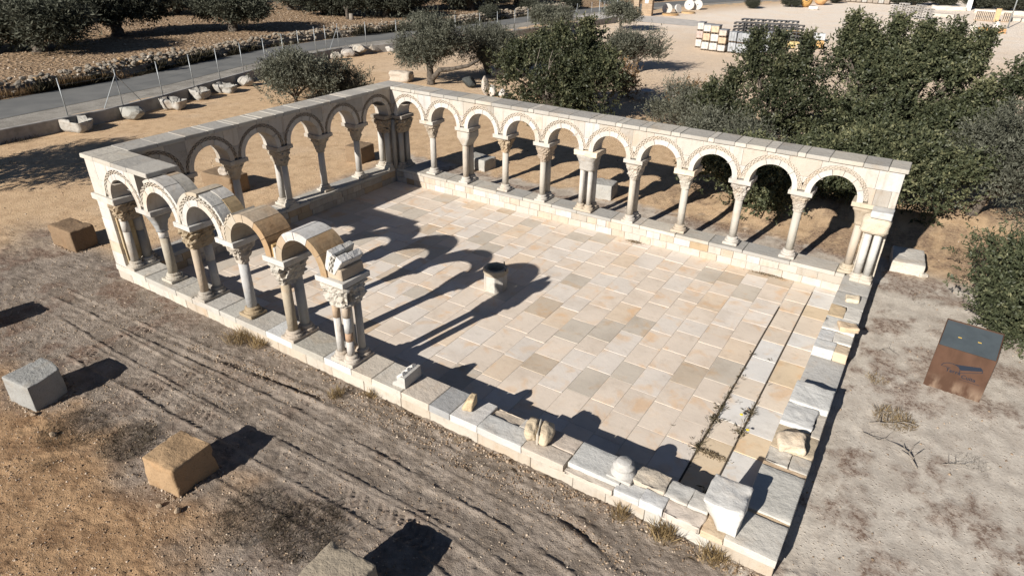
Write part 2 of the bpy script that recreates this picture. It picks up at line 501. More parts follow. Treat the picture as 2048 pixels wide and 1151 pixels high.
# soil colour zones; fore only turns the sand darker towards the front
front_grey = sst(GY + nA * .9 + nB * .35, -10.75, -10.1) * (1 - sst(GY, -7.7, -7.0)) * sst(GX + nA * 1.5, -5.5, -2.5) 
front_grey = np.maximum(front_grey, sst(GX + nB * .5 + nA, 6.3, 7.6) * (1 - sst(GY, -7.7, -7)))
right = sst(GX, 11.9, 12.3) * (1 - sst(GY + nA * 1.1 - .10 * (GX - 12.5), 1.0, 2.6))
backs = sst(GX, -1.6 + 0 * nA, -1.0) * sst(GX, -9, -1.2 + 0 * nB) * (1 - sst(GY + nB * .5 + nC * .2, 1.75, 2.2)) * (1 - sst(GX, 12.5, 13.2))
backs *= sst(GY, -7.6, -6.5)
grey = np.clip(np.maximum(np.maximum(front_grey, backs * .9), right), 0, 1)
pale = np.clip((.45 * sst(GY + nA * 3, 8, 22) + .55 * sst(GY + nA * 6, 26, 50)) * sst(GX, xn + 2, xn + 9), 0, 1)
st = sst(nB + .45 * nC + .35 * nA, .02, .34)
st_zone = np.clip(right * .95 + backs * 1.25 + sst(GX, -6, -3) * (1 - sst(GX, 1, 3)) * (1 - sst(GY, -7.8, -7)) * .8 + front_grey * .35 + .8 * sst(GX + nA, 5.5, 7.5) * sst(GY, .4, .9) * (1 - sst(GY + nA, 6, 8)) * (1 - right), 0, 1)
stain = st * st_zone
G = quads('ground', np.stack([GX, GY, hgt], -1).reshape(-1, 3),
          (lambda n, m: np.stack([np.arange(n * m).reshape(n, m)[:-1, :-1], np.arange(n * m).reshape(n, m)[1:, :-1], np.arange(n * m).reshape(n, m)[1:, 1:], np.arange(n * m).reshape(n, m)[:-1, 1:]], -1).reshape(-1, 4))(len(gx), len(gy)),
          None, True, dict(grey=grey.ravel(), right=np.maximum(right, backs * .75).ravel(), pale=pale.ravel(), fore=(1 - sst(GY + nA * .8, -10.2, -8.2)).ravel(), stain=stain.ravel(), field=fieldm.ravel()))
k = NT('bare_soil')
def attr(n):
    a = k.new('ShaderNodeAttribute'); a.attribute_name = n; return a.outputs['Fac']
v = k.new('ShaderNodeTexCoord').outputs['Object']
n1 = k.noise(v, .55, 4, .6); n2 = k.noise(v, 3.2, 6, .65); n3 = k.noise(v, 22, 5, .7); n4 = k.noise(v, 75, 3, .7)
orange = k.mix(k.ramp(n2, .40, .66), (.60, .425, .258), (.49, .335, .198))
orange = k.mix(k.math('MULTIPLY', k.ramp(n1, .5, .7), .55), orange, (.62, .465, .31))
greyc = k.mix(k.ramp(n2, .35, .65), (.315, .262, .212), (.195, .158, .124))
rightc = k.mix(k.ramp(n2, .36, .64), (.53, .475, .40), (.41, .36, .30))
greyc = k.mix(attr('right'), greyc, rightc)
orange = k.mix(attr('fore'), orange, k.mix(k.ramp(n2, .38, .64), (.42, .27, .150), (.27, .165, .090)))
palec = k.mix(k.ramp(n1, .4, .65), (.80, .70, .585), (.80, .67, .53))
fieldc = k.mix(k.ramp(n2, .40, .62), (.345, .245, .155), (.235, .155, .090))
c = k.mix(attr('grey'), orange, greyc)
c = k.mix(attr('pale'), c, palec)
c = k.mix(attr('field'), c, fieldc)
fine = k.ramp(k.noise(v, 13, 8, .82), .45, .60)
c = k.mix(k.math('MULTIPLY', fine, attr('stain')), c, (.105, .066, .047))
c = k.mix(k.math('MULTIPLY', attr('stain'), .42), c, (.22, .150, .110))
c = k.mix(k.math('MULTIPLY', k.ramp(n3, .50, .72), .45), c, k.mix(1.0, c, (.55, .52, .50), 'MULTIPLY'))
vo = k.vor(v, 26); vo2 = k.vor(v, 26, 'F1', 'Color')
sepc = k.new('ShaderNodeSeparateColor'); k.L(vo2, sepc.inputs[0])
peb = k.math('MULTIPLY', k.ramp(vo, .34, .18), k.ramp(sepc.outputs[0], .60, .75))
c = k.mix(k.math('MULTIPLY', peb, .55), c, k.mix(sepc.outputs[1], (.50, .42, .33), (.20, .14, .09)))
c = k.mix(k.math('MULTIPLY', k.ramp(n4, .55, .75), .5), c, k.mix(1.0, c, (.5, .48, .45), 'MULTIPLY'))
clod = k.vor(v, 5.0)
b = k.bump(k.math('MULTIPLY', clod, attr('field')), .8, .12)
b = k.bump(k.math('MULTIPLY', n3, k.math('SUBTRACT', 1.0, k.math('MULTIPLY', attr('right'), .6))), .75, .03, b)
b = k.bump(k.math('MULTIPLY', n4, k.math('SUBTRACT', 1.0, k.math('MULTIPLY', attr('right'), .85))), .85, .014, b)
b = k.bump(peb, .6, .015, b)
M_GROUND = k.done(c, .95, b, .12)
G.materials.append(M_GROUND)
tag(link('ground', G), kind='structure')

def strip_mesh(name, A, B, z, mat, n=1, step=1.0):
    ys = np.arange(max(A[0][1], B[0][1]), min(A[-1][1], B[-1][1]), step)
    V = []; Q = []
    for y in ys:
        a = xat(A, y); b_ = xat(B, y)
        for i in range(n + 1): V.append((a + (b_ - a) * i / n, y, z))
    for i in range(len(ys) - 1):
        for j in range(n):
            q = i * (n + 1) + j; Q.append((q, q + 1, q + n + 2, q + n + 1))
    return quads(name, V, Q, mat)
k = NT('asphalt'); v = k.new('ShaderNodeTexCoord').outputs['Object']
n1 = k.noise(v, .8, 4); n2 = k.noise(v, 30, 4, .7)
c = k.mix(k.ramp(n1, .35, .7), (.135, .135, .128), (.175, .172, .16)); c = k.mix(k.math('MULTIPLY', k.ramp(n2, .5, .7), .4), c, (.09, .09, .09))
M_ASPH = k.done(c, .85, k.bump(n2, .3, .01), .2)
k = NT('gravel_shoulder'); v = k.new('ShaderNodeTexCoord').outputs['Object']
n1 = k.noise(v, 1.5, 5); n2 = k.noise(v, 24, 5, .75)
c = k.mix(k.ramp(n1, .38, .66), (.32, .295, .255), (.235, .215, .185)); c = k.mix(k.math('MULTIPLY', k.ramp(n2, .48, .66), .55), c, (.13, .12, .10))
M_SHOULD = k.done(c, .95, k.bump(n2, .7, .03), .1)
tag(link('road', strip_mesh('road', ROAD_FAR, ROAD_NEAR, .104, M_ASPH, 4)), kind='structure')
SH = [(x + .02, y) for x, y in ROAD_NEAR]
SH2 = [(max(float(xat(KERB, y)) - .05, x + .5) if y < 39 else x + 2.6, y) for x, y in ROAD_NEAR]
tag(link('road_shoulder', strip_mesh('road_shoulder', SH, SH2, .098, M_SHOULD, 3)), kind='structure')
# pale concrete apron at the gateway
V = [(-15.9, 40.5, .112), (-11, 40.8, .112), (-5.2, 40.6, .112), (-4.6, 42.6, .112), (-6.4, 44.6, .112), (-10.4, 45.3, .112), (-14.8, 47, .112)]
tag(link('concrete_apron', mesh('concrete_apron', V, [tuple(range(7))], flat_mat('pale_concrete', (.50, .46, .41), .9, .1, 2))), kind='structure')

# ------------------------------------------------------------------ courtyard floor
W_, D_, HB, T_ = 12.0, 7.36, .41, .50
PAL = [((.60, .520, .437), .46), ((.60, .545, .485), .24), ((.475, .425, .360), .15), ((.47, .395, .310), .06), ((.60, .495, .385), .06)]
def pick(pal, v=.03):
    t = rng.random() * sum(w for _, w in pal)
    for c_, w in pal:
        t -= w
        if t <= 0: break
    f = 1 + rng.uniform(-v, v)
    return tuple(x * f for x in c_)
floor = empty('courtyard_floor', (0, 0, 0)); tag(floor, kind='structure')
mesh_bed = mesh('mortar_bed', [(-.02, -D_ - .02, -.0055), (W_ + .02, -D_ - .02, -.0055), (W_ + .02, .02, -.0055), (-.02, .02, -.0055)], [(0, 1, 2, 3)], M_MORTAR)
link('mortar_bed', mesh_bed, floor)
xe = [12.0, 11.52, 11.10, 10.62, 10.17, 9.72, 9.31, 8.87, 8.42, 7.92, 7.51]
while xe[-1] > .5: xe.append(xe[-1] - rng.choice([.45, .48, .50, .54]))
xe[-1] = 0.0
tiles = []
for ci in range(len(xe) - 1):
    x1, x0 = xe[ci], xe[ci + 1]
    y = 0.0 - (0 if ci % 2 == 0 else 0)
    first = True
    while y > -D_ + .01:
        L = rng.choice([.50, .56, .64, .68, .72, .74]) if not first else rng.uniform(.2, .65)
        first = False
        y2 = y - L
        if y2 < -D_ + .22: y2 = -D_
        tiles.append((x0, x1, y2, y, ci)); y = y2
camp = np.array([12.65, -13.5])
tiles.sort(key=lambda t: np.hypot((t[0] + t[1]) / 2 - camp[0], (t[2] + t[3]) / 2 - camp[1]))
restV, restF = MB(), None
for i, (x0, x1, y0, y1, ci) in enumerate(tiles):
    g = .0035
    gl = .014 if ci in (0, 1) else g       # open dark joints beside the drain strips
    gr = .014 if ci in (1, 2) and y0 < -1.2 else g
    c_ = pick(PAL)
    if ci in (0, 1):
        c_ = pick([((.60, .58, .55), .35), ((.58, .47, .335), .25), ((.60, .52, .43), .35)])
    if i < 299:
        dz = rng.uniform(-.002, .0025)
        V, F = cbox(x0 + gl - x0 - (x1 - x0) / 2, x1 - gr - x0 - (x1 - x0) / 2, -(y1 - y0) / 2 + g, (y1 - y0) / 2 - g, -.05, 0, .004, .0025)
        link('slab', mesh('slab', V, F, M_SLAB), floor, ((x0 + x1) / 2, (y0 + y1) / 2, dz), 0, c_)
    else:
        restV.add(*cbox(x0 + g, x1 - g, y0 + g, y1 - g, -.05, rng.uniform(-.002, .002), .004, .0025))
o = restV.build('far_slabs', M_SLAB, floor, col=(.55, .47, .385)); o['kind'] = 'stuff'
so_ = MB()
so_.box(11.086, 11.114, -D_, -1.3, -.05, -.0035, 0); so_.box(11.508, 11.532, -D_, -.3, -.05, -.003, 0)
so_.build('open_joint', M_SOIL, floor)

# ------------------------------------------------------------------ low walls
WALLC = [((.64, .585, .515), .5), ((.66, .635, .59), .2), ((.60, .515, .415), .18), ((.50, .455, .39), .07), ((.52, .40, .26), .05)]
SILLC = [((.47, .44, .385), .4), ((.55, .51, .45), .3), ((.40, .385, .355), .2), ((.60, .55, .47), .1)]
def wall_core(t, x0, x1, y0, y1, z1):
    V, F = cbox(x0, x1, y0, y1, -.35, z1, .002)
    link('mortar_core', mesh('mortar_core', V, F, M_MORTAR), t)
def courses(t, axis, a0, a1, face, sgn, zs, depth=.07, lens=(.24, .48), pal=WALLC):
    """ashlar facing stones along one face of a wall"""
    for zi in range(len(zs) - 1):
        a = a0 + (0 if zi % 2 == 0 else -.0)
        while a < a1 - .01:
            L = rng.uniform(*lens); b_ = a + L
            if b_ > a1 - lens[0] * .6: b_ = a1
            p = rng.uniform(-.004, .005); g = .003
            lo, hi = (face - depth, face + p) if sgn > 0 else (face - p, face + depth)
            if axis == 'x': V, F = cbox(a + g, b_ - g, lo, hi, zs[zi] + g, zs[zi + 1] - g, .006, .003)
            else: V, F = cbox(lo, hi, a + g, b_ - g, zs[zi] + g, zs[zi + 1] - g, .006, .003)
            link('stone', mesh('stone', V, F, M_STONE), t, col=pick(pal)); a = b_
def sill(t, axis, edges, lo, hi, z0, z1, cols=None, mat=None, jit=.004):
    for i in range(len(edges) - 1):
        g = .004; dz = rng.uniform(-.004, .004)
        a, b_ = edges[i] + g, edges[i + 1] - g
        V, F = cbox(a, b_, lo, hi, z0, z1 + dz, .008, jit) if axis == 'x' else cbox(lo, hi, a, b_, z0, z1 + dz, .008, jit)
        link('sill_slab', mesh('sill_slab', V, F, mat or M_SILL), t, col=cols[i] if cols else pick(SILLC))
def edges(a, b_, lo, hi):
    e = [a]
    while e[-1] < b_ - hi: e.append(e[-1] + rng.uniform(lo, hi))
    if b_ - e[-1] > hi * .75: e.append((e[-1] + b_) / 2)
    return e + [b_]

bw = empty('low_wall', (0, 0, 0)); tag(bw, 'low sunlit stone wall carrying the long ten-arch arcade, with a few orange ashlars', 'low wall')
wall_core(bw, -.48, 12.48, .02, .48, .33)
courses(bw, 'x', 0.02, 12.0, 0.0, -1, [-.03, .16, .325])
courses(bw, 'x', -.48, 12.48, .5, 1, [.0, .325], .06, (.5, .8))
sill(bw, 'x', edges(0.0, 12.0, .7, 1.0), -.012, .51, .33, HB)
lw = empty('low_wall', (0, 0, 0)); tag(lw, 'low stone wall under the shaded arcade on the road side of the court', 'low wall')
wall_core(lw, -.48, -.02, -7.84, .0, .33)
courses(lw, 'y', -7.34, -.02, 0.0, 1, [-.03, .16, .325], pal=[((.60, .53, .44), .6), ((.55, .42, .28), .25), ((.48, .43, .36), .15)])
courses(lw, 'y', -7.84, 0.48, -.5, -1, [.0, .325], .06, (.5, .8))
sill(lw, 'y', edges(-7.34, -.02, .7, 1.0), -.51, .012, .33, HB)
fw_ = empty('low_wall', (0, 0, 0)); tag(fw_, 'low front wall with a bright white outer face running beside the tyre tracks', 'low wall')
wall_core(fw_, -.44, 12.46, -7.83, -7.39, .31)
wpal = [((.63, .57, .485), .5), ((.60, .52, .42), .25), ((.67, .635, .57), .25)]
courses(fw_, 'x', -.5, 12.5, -7.86, -1, [-.05, .285], .06, (.45, .9), wpal)
courses(fw_, 'x', .0, 12.0, -7.36, 1, [-.03, .285], .06, (.35, .6))
fe = [-.5, .55, 1.55, 2.05, 2.85, 3.3, 4.1, 4.75, 5.5, 6.1, 6.53, 7.12, 7.65, 8.03, 8.5]
fc = [(.56, .53, .47), (.45, .43, .385), (.50, .47, .41), (.50, .475, .43), (.52, .50, .45), (.48, .45, .40), (.62, .62, .60), (.44, .415, .36), (.66, .655, .635),
      (.56, .50, .42), (.60, .56, .49), (.57, .50, .42), (.36, .36, .355), (.62, .60, .57)]
sill(fw_, 'x', fe, -7.885, -7.345, .292, HB, fc, None, .006)
# broken second half: large and small pieces side by side
def piece(t, x0, x1, y0, y1, z0, z1, col, seed, amp=.008, nm='sill_slab', mat=None, n=7, bev=.05):
    n = max(n, 10)
    bm = rockbox(x1 - x0, y1 - y0, z1 - z0, n, bev, amp * .75, seed, 6, None, 3)
    link(nm, bm_mesh(nm, bm, mat or M_SILL), t, ((x0 + x1) / 2, (y0 + y1) / 2, z0), 0, col)
piece(fw_, 8.505, 9.22, -7.885, -7.56, .292, HB + .002, (.53, .525, .50), 1)
piece(fw_, 8.51, 8.98, -7.555, -7.35, .285, HB - .03, (.56, .48, .385), 2, .02)
piece(fw_, 8.985, 9.25, -7.55, -7.345, .292, HB + .004, (.60, .56, .50), 3, .01)
piece(fw_, 9.225, 9.86, -7.885, -7.63, .292, HB - .004, (.58, .51, .43), 4)
piece(fw_, 9.26, 9.87, -7.625, -7.345, .292, HB + .006, (.58, .50, .42), 5)
piece(fw_, 9.885, 10.60, -7.80, -7.35, .292, HB + .012, (.54, .535, .51), 6)
piece(fw_, 9.885, 10.55, -7.895, -7.805, .285, HB - .05, (.60, .53, .45), 7, .012)
piece(fw_, 10.57, 10.90, -7.885, -7.66, .292, HB - .01, (.58, .58, .565), 8)
piece(fw_, 10.62, 11.12, -7.66, -7.36, .285, HB + .05, (.47, .415, .34), 9, .025, 'sill_slab', M_ROUGH)
piece(fw_, 10.905, 11.20, -7.885, -7.665, .292, HB + .012, (.60, .60, .59), 10)
piece(fw_, 11.125, 11.42, -7.66, -7.36, .292, HB + .02, (.52, .51, .48), 11, .014)
piece(fw_, 11.205, 11.66, -7.895, -7.665, .285, HB - .01, (.60, .53, .46), 12, .022)
piece(fw_, 11.425, 11.66, -7.66, -7.37, .292, HB + .03, (.55, .53, .49), 13, .012)
piece(fw_, 11.665, 11.93, -7.89, -7.36, .285, HB - .03, (.62, .50, .36), 14, .012)
piece(fw_, 11.935, 12.51, -7.89, -7.335, .30, HB + .004, (.57, .545, .495), 15, .005)
rw = empty('low_wall', (0, 0, 0)); tag(rw, 'low broken right-hand wall with a gap bridged by one smooth grey slab', 'low wall')
wall_core(rw, 12.04, 12.48, -7.33, -.01, .20)
courses(rw, 'y', -7.33, -.0, 12.5, 1, [.0, .205], .06, (.5, .8))
courses(rw, 'y', -7.33, -.0, 12.0, -1, [-.03, .205], .06, (.35, .6))
def rp(y0, y1, z1, col, seed, amp=.006, x0=11.985, x1=12.515, z0=.20, mat=None, bev=.03, n=10): piece(rw, x0, x1, y0, y1, z0, z1, col, seed, amp, 'wall_block', mat, n, bev)
rp(-.80, -.02, .408, (.50, .485, .45), 21, .004)
rp(-1.42, -.805, .412, (.49, .475, .44), 22, .006)
rp(-1.92, -1.425, .42, (.60, .47, .31), 23, .018, x1=12.25)
rp(-1.92, -1.425, .415, (.66, .63, .57), 24, .010, x0=12.255)
rp(-2.42, -1.925, .42, (.67, .65, .60), 25, .012)
rp(-2.80, -2.425, .40, (.58, .58, .57), 26, .016, x1=12.22)
rp(-2.80, -2.425, .408, (.68, .65, .59), 27, .010, x0=12.225)
rp(-3.12, -2.805, .402, (.62, .62, .60), 28, .012, x1=12.30)
rp(-3.12, -2.805, .40, (.62, .50, .36), 29, .010, x0=12.305)
rp(-4.40, -3.125, .235, (.50, .49, .465), 30, .002, z0=.12, bev=.03)
rp(-4.98, -4.40, .50, (.64, .635, .605), 31, .012, bev=.04, n=14)
rp(-5.50, -4.985, .485, (.63, .625, .60), 32, .015, bev=.04, x1=12.40, n=14)
rp(-5.55, -4.985, .42, (.57, .52, .45), 33, .015, x0=12.405)
rp(-6.02, -5.505, .42, (.52, .43, .31), 34, .014)
rp(-6.33, -6.025, .415, (.56, .525, .465), 35, .015, x1=12.28)
rp(-6.33, -6.025, .41, (.48, .45, .40), 36, .012, x0=12.285)
rp(-6.42, -6.335, .40, (.62, .47, .32), 37, .01)
rp(-7.26, -6.425, .415, (.545, .53, .485), 38, .003, bev=.04)
rp(-7.33, -7.265, .39, (.62, .48, .32), 39, .01)

# ------------------------------------------------------------------ arcades
Z_SH0, Z_SH1, Z_CAP, Z_IMP, ZC = .575, 1.47, 1.80, 1.925, 1.95
Z_COP, Z_TOP = 2.615, 2.70
def superloft(secs, n=36, carve=0.0, seed=0, fr=14, leaf=0.0, tiers=2):
    """closed loft of superellipse sections: (z, a, b, exponent)"""
    V = []
    for i, (z, a, b_, e) in enumerate(secs):
        t = i / (len(secs) - 1)
        for k in range(n):
            th = 2 * math.pi * (k + .5) / n
            c_, s_ = math.cos(th), math.sin(th)
            r = (abs(c_) ** e + abs(s_) ** e) ** (-1 / e)
            x, y = a * r * c_, b_ * r * s_
            if leaf and 0 < i < len(secs) - 2:
                ph = (t * tiers) % 1.0
                m = 1 + leaf * (ph ** 1.5) * (0.5 + .5 * math.cos(8 * th + (math.pi if int(t * tiers) % 2 else 0)))
                x *= m; y *= m
            V.append((x, y, z))
    V = np.array(V)
    if carve:
        w = np.repeat(np.array([1.0 if 0 < i < len(secs) - 1 else .2 for i in range(len(secs))]), n)
        d_ = 1 - 2 * np.abs(fbm(V * fr + seed * 9.1, seed, 3, .6)) * 2.2
        m = 1 + carve * d_ * w
        V[:, 0] *= m; V[:, 1] *= m
        V[:, 2] += carve * .15 * vnoise(V * fr, seed + 3) * w
    F = []
    for i in range(len(secs) - 1):
        for k in range(n):
            k2 = (k + 1) % n; F.append((i * n + k, i * n + k2, (i + 1) * n + k2, (i + 1) * n + k))
    F.append(tuple(range(n - 1, -1, -1))); F.append(tuple((len(secs) - 1) * n + k for k in range(n)))
    return [tuple(p) for p in V], F

_caps = {}
def capital_mesh(style, kind, seed):
    key = (style, kind, seed)
    if key in _caps: return _caps[key]
    a0, b0 = {'single': (.092, .092), 'double': (.10, .205), 'quad': (.19, .20)}[kind]
    a1, b1 = {'single': (.185, .20), 'double': (.19, .25), 'quad': (.25, .255)}[kind]
    secs = []; N = 13
    h = Z_CAP - Z_SH1 + .03
    for i in range(N):
        t = i / (N - 1)
        if style == 'block':
            f = 0 if t < .08 else min(1, ((t - .08) / .5) ** .9)
            e = 2.5 + 9 * min(1, t * 1.6)
        else:
            f = .10 * t + .9 * t ** 1.8; e = 2.2 + 4.5 * t
        if t < .07: f = .12
        secs.append((t * h, a0 + (a1 - a0) * f, b0 + (b1 - b0) * f, e if kind != 'quad' else max(e, 4)))
    V, F = superloft(secs, 44, {'leaf': .10, 'figures': .19, 'block': .015, 'worn': .07}[style], seed, {'leaf': 15, 'figures': 13, 'block': 8, 'worn': 8}[style], .22 if style in ('leaf', 'figures') else 0)
    _caps[key] = mesh('capital', V, F, M_CARVE, style in ('block', 'worn'))
    return _caps[key]
_imps = {}
def impost_mesh(a, b_, seed, rough=False):
    key = (round(a, 3), round(b_, 3), seed, rough)
    if key not in _imps:
        if rough:
            bm = rockbox(2 * a, 2 * b_, Z_IMP - Z_CAP, 8, .1, .012, seed, 7); _imps[key] = bm_mesh('impost', bm, M_ROUGH)
        else:
            V, F = cbox(-a, a, -b_, b_, .035, Z_IMP - Z_CAP, .006, .002)
            m = MB().add(V, F).add(*superloft([(0.0, a - .05, b_ - .05, 14), (.036, a - .006, b_ - .006, 14)], 24))
            _imps[key] = m.mesh('impost', M_STONE)
    return _imps[key]
_bases = {}
def base_mesh(kind, r):
    key = (kind, r)
    if key not in _bases:
        offs, a, b_ = shaft_offs(kind, r)
        m = MB()
        m.add(*cbox(-a, a, -b_, b_, 0, .06, .01, .003))
        for (x, y) in offs:
            m.lathe([(r + .062, .055), (r + .068, .075), (r + .060, .095), (r + .032, .105), (r + .028, .125), (r + .040, .135), (r + .038, .15), (r + .012, .168)], 20, x, y)
        _bases[key] = m.mesh('base', M_STONE)
    return _bases[key]
def shaft_offs(kind, r):
    if kind == 'single': return [(0, 0)], r + .075, r + .085
    if kind == 'double': return [(0, -.125), (0, .125)], r + .072, .125 + r + .072
    return [(-.108, -.12), (.108, -.12), (-.108, .12), (.108, .12)], .108 + r + .07, .12 + r + .07
def shaft_mesh(kind, r, z0, z1, only=None, nm='column'):
    offs, _, _ = shaft_offs(kind, r); m = MB()
    for i, (x, y) in enumerate(offs):
        if only is not None and i not in only: continue
        m.lathe([(r, z0), (r * 1.0, z0 + (z1 - z0) * .5), (r * .96, z1)], 20, x, y)
    me = m.mesh(nm, M_STONE, True)
    for p in me.polygons:
        if abs(p.normal.z) > .9: p.use_smooth = False
    return me
SHC = (.60, .565, .50)
_sh = {}
def column(parent, u, w=.25, kind='single', style='leaf', seed=0, col=SHC, capc=(.56, .48, .385), impc=(.62, .58, .52), basec=None, imp=(.232, .262), rough=False, drums=None, r=None, impost=True, zimp=0.0):
    r = r or {'single': .083, 'double': .076, 'quad': .058}[kind]
    if drums is None:
        key = (kind, r)
        if key not in _sh: _sh[key] = shaft_mesh(kind, r, Z_SH0 - HB, Z_SH1 - HB)
        c_ = link('column', _sh[key], parent, (u, w, HB), 0, col)
    else:
        # drums: list of (shaft indices, [(z0,z1,colour),...]) in metres above the sill; the first one is the column body
        c_ = None
        for only, segs in drums:
            for (z0, z1, cc) in segs:
                me = shaft_mesh(kind, r, z0, z1, only, 'column' if c_ is None else 'drum')
                if c_ is None: c_ = link('column', me, parent, (u, w, HB), 0, cc)
                else: link('drum', me, c_, (0, 0, 0), 0, cc)
    link('base', base_mesh(kind, r), c_, (0, 0, 0), 0, basec or impc)
    link('capital', capital_mesh(style, kind, seed), c_, (0, 0, Z_SH1 - HB - .03), 0, capc)
    if impost: link('impost', impost_mesh(imp[0], imp[1], seed, rough), c_, (0, 0, Z_CAP - HB + .001), 0, impc)
    return c_

def ringseg(r0, r1, a0, a1, w0, w1, stilt0=0.0, stilt1=0.0, n=None, bev=.004):
    """arch stone between two angles (degrees, 0 = right springing), optional vertical stilt below either end"""
    n = n or max(3, int(abs(a1 - a0) / 7))
    th = [math.radians(a0 + (a1 - a0) * i / n) for i in range(n + 1)]
    pin = [(r0 * math.cos(t), r0 * math.sin(t)) for t in th]; pout = [(r1 * math.cos(t), r1 * math.sin(t)) for t in th]
    if stilt0: pin.insert(0, (r0 * math.cos(th[0]), -stilt0)); pout.insert(0, (r1 * math.cos(th[0]), -stilt0))
    if stilt1: pin.append((r0 * math.cos(th[-1]), -stilt1)); pout.append((r1 * math.cos(th[-1]), -stilt1))
    N = len(pin)
    V = [(x, w0, z) for x, z in pin] + [(x, w0, z) for x, z in pout] + [(x, w1, z) for x, z in pin] + [(x, w1, z) for x, z in pout]
    F = []
    for i in range(N - 1):
        F.append((i, N + i, N + i + 1, i + 1)); F.append((2 * N + i, 2 * N + i + 1, 3 * N + i + 1, 3 * N + i))
        F.append((i, i + 1, 2 * N + i + 1, 2 * N + i)); F.append((N + i, 3 * N + i, 3 * N + i + 1, N + i + 1))
    F.append((0, 2 * N, 3 * N, N)); F.append((N - 1, 2 * N - 1, 4 * N - 1, 3 * N - 1))
    return V, F
def voussoirs(parent, uc, segs, r0, r1, w0, w1, stilt=ZC - Z_IMP, nm='voussoir', mat=None, zc=ZC):
    """segs: list of (a0, a1, colour)"""
    for (a0, a1, cc) in segs:
        e = .5
        V, F = ringseg(r0, r1 + rng.uniform(-.002, .002), a0 + (e if a0 > 0 else 0), a1 - (e if a1 < 180 else 0), w0 + rng.uniform(-.003, .003), w1, stilt if a0 <= 0 else 0, stilt if a1 >= 180 else 0)
        link(nm, mesh(nm, V, F, mat or M_STONE), parent, (uc, 0, zc), 0, cc)
_bil = {}
def billet_mesh(r0, r1, depth, a0=4, a1=176, rows=3, step=5.2):
    key = (r0, r1, depth, a0, a1, rows, step)
    if key in _bil: return _bil[key]
    m = MB(); n = int((a1 - a0) / step); dr = (r1 - r0) / rows
    for i in range(n):
        for j in range(rows):
            if (i + j) % 2: continue
            b0, b1 = a0 + i * step, a0 + (i + 1) * step - .2
            V, F = ringseg(r0 + j * dr, r0 + (j + 1) * dr, b0, b1, 0, depth, n=1); m.add(V, F)
    # sunk floor of the band
    V, F = ringseg(r0, r1, a0 - 3, a1 + 3, depth - .002, depth + .03, n=30); m.add(V, F)
    _bil[key] = m.mesh('billet_moulding', M_STONE)
    return _bil[key]
def spandrel_piece(u0, u1, zlo, zhi, w0, w1, arcs, R, n=14):
    us = np.linspace(u0, u1, n + 1)
    lo = []
    for u in us:
        z = zlo
        for uc in arcs:
            d_ = abs(u - uc)
            if d_ < R: z = max(z, ZC + math.sqrt(R * R - d_ * d_))
        lo.append(min(z, zhi - .002))
    lo = np.array(lo); hi = np.full(n + 1, zhi)
    V = []
    for w in (w0, w1):
        for i in range(n + 1): V.append((us[i], w, lo[i]))
        for i in range(n + 1): V.append((us[i], w, hi[i]))
    N = n + 1; F = []
    for i in range(n):
        F.append((i, i + 1, N + i + 1, N + i)); F.append((2 * N + i, 3 * N + i, 3 * N + i + 1, 2 * N + i + 1))
        F.append((i, 2 * N + i, 2 * N + i + 1, i + 1)); F.append((N + i, N + i + 1, 3 * N + i + 1, 3 * N + i))
    F.append((0, N, 3 * N, 2 * N)); F.append((n, 2 * N + n, 3 * N + n, N + n)) if False else F.append((n, 2 * N + n, 3 * N + n, N + n))
    return V, F
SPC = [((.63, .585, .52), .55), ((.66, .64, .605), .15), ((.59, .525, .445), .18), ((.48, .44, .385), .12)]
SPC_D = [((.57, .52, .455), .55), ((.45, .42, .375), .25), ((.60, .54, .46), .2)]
def spandrels(parent, ua, ub, arcs, R, pal, depth=.50):
    link('mortar_core', mesh('mortar_core', *spandrel_piece(ua + .01, ub - .01, Z_IMP, Z_COP - .002, .03, depth - .03, arcs, R + .01, int((ub - ua) / .04)), M_MORTAR), parent)
    def run(z0, z1, lens, off):
        a = ua
        while a < ub - .02:
            L = rng.uniform(*lens); b_ = min(a + L, ub)
            if ub - b_ < lens[0] * .5: b_ = ub
            # skip stones that would be swallowed by an arch
            us = np.linspace(a, b_, 9)
            def low(u): return max([z0] + [ZC + math.sqrt(R * R - (u - uc) ** 2) for uc in arcs if abs(u - uc) < R])
            if max(z1 - low(u) for u in us) > .02:
                p = rng.uniform(-.003, .004)
                V, F = spandrel_piece(a + .0025, b_ - .0025, z0 + .002, z1 - .002, p, depth - p, arcs, R + .001, max(4, int((b_ - a) / .03)))
                link('spandrel_stone', mesh('spandrel_stone', V, F, M_STONE), parent, col=pick(pal))
            a = b_
    run(Z_IMP, 2.24, (.22, .5), 0)
    run(2.24, Z_COP, (.28, .6), .2)
def coping(parent, ua, ub, w0, w1, pal=None, alt=True, z0=Z_COP, z1=Z_TOP):
    a = ua; i = 0
    while a < ub - .01:
        lite = alt and i % 2 == 1 and rng.random() < .8
        L = rng.uniform(.36, .60) if not lite else rng.uniform(.13, .24)
        b_ = a + L
        if ub - b_ < .2: b_ = ub
        dz = rng.uniform(-.003, .004)
        V, F = cbox(a + .003, b_ - .003, w0, w1, z0 + .001, z1 + dz, .010, .003)
        cc = pick([((.455, .430, .385), .5), ((.395, .375, .340), .3), ((.50, .465, .40), .2)]) if not lite else pick([((.55, .515, .455), .5), ((.49, .46, .405), .5)])
        link('coping_slab', mesh('coping_slab', V, F, M_SILL), parent, col=cc); a = b_; i += 1
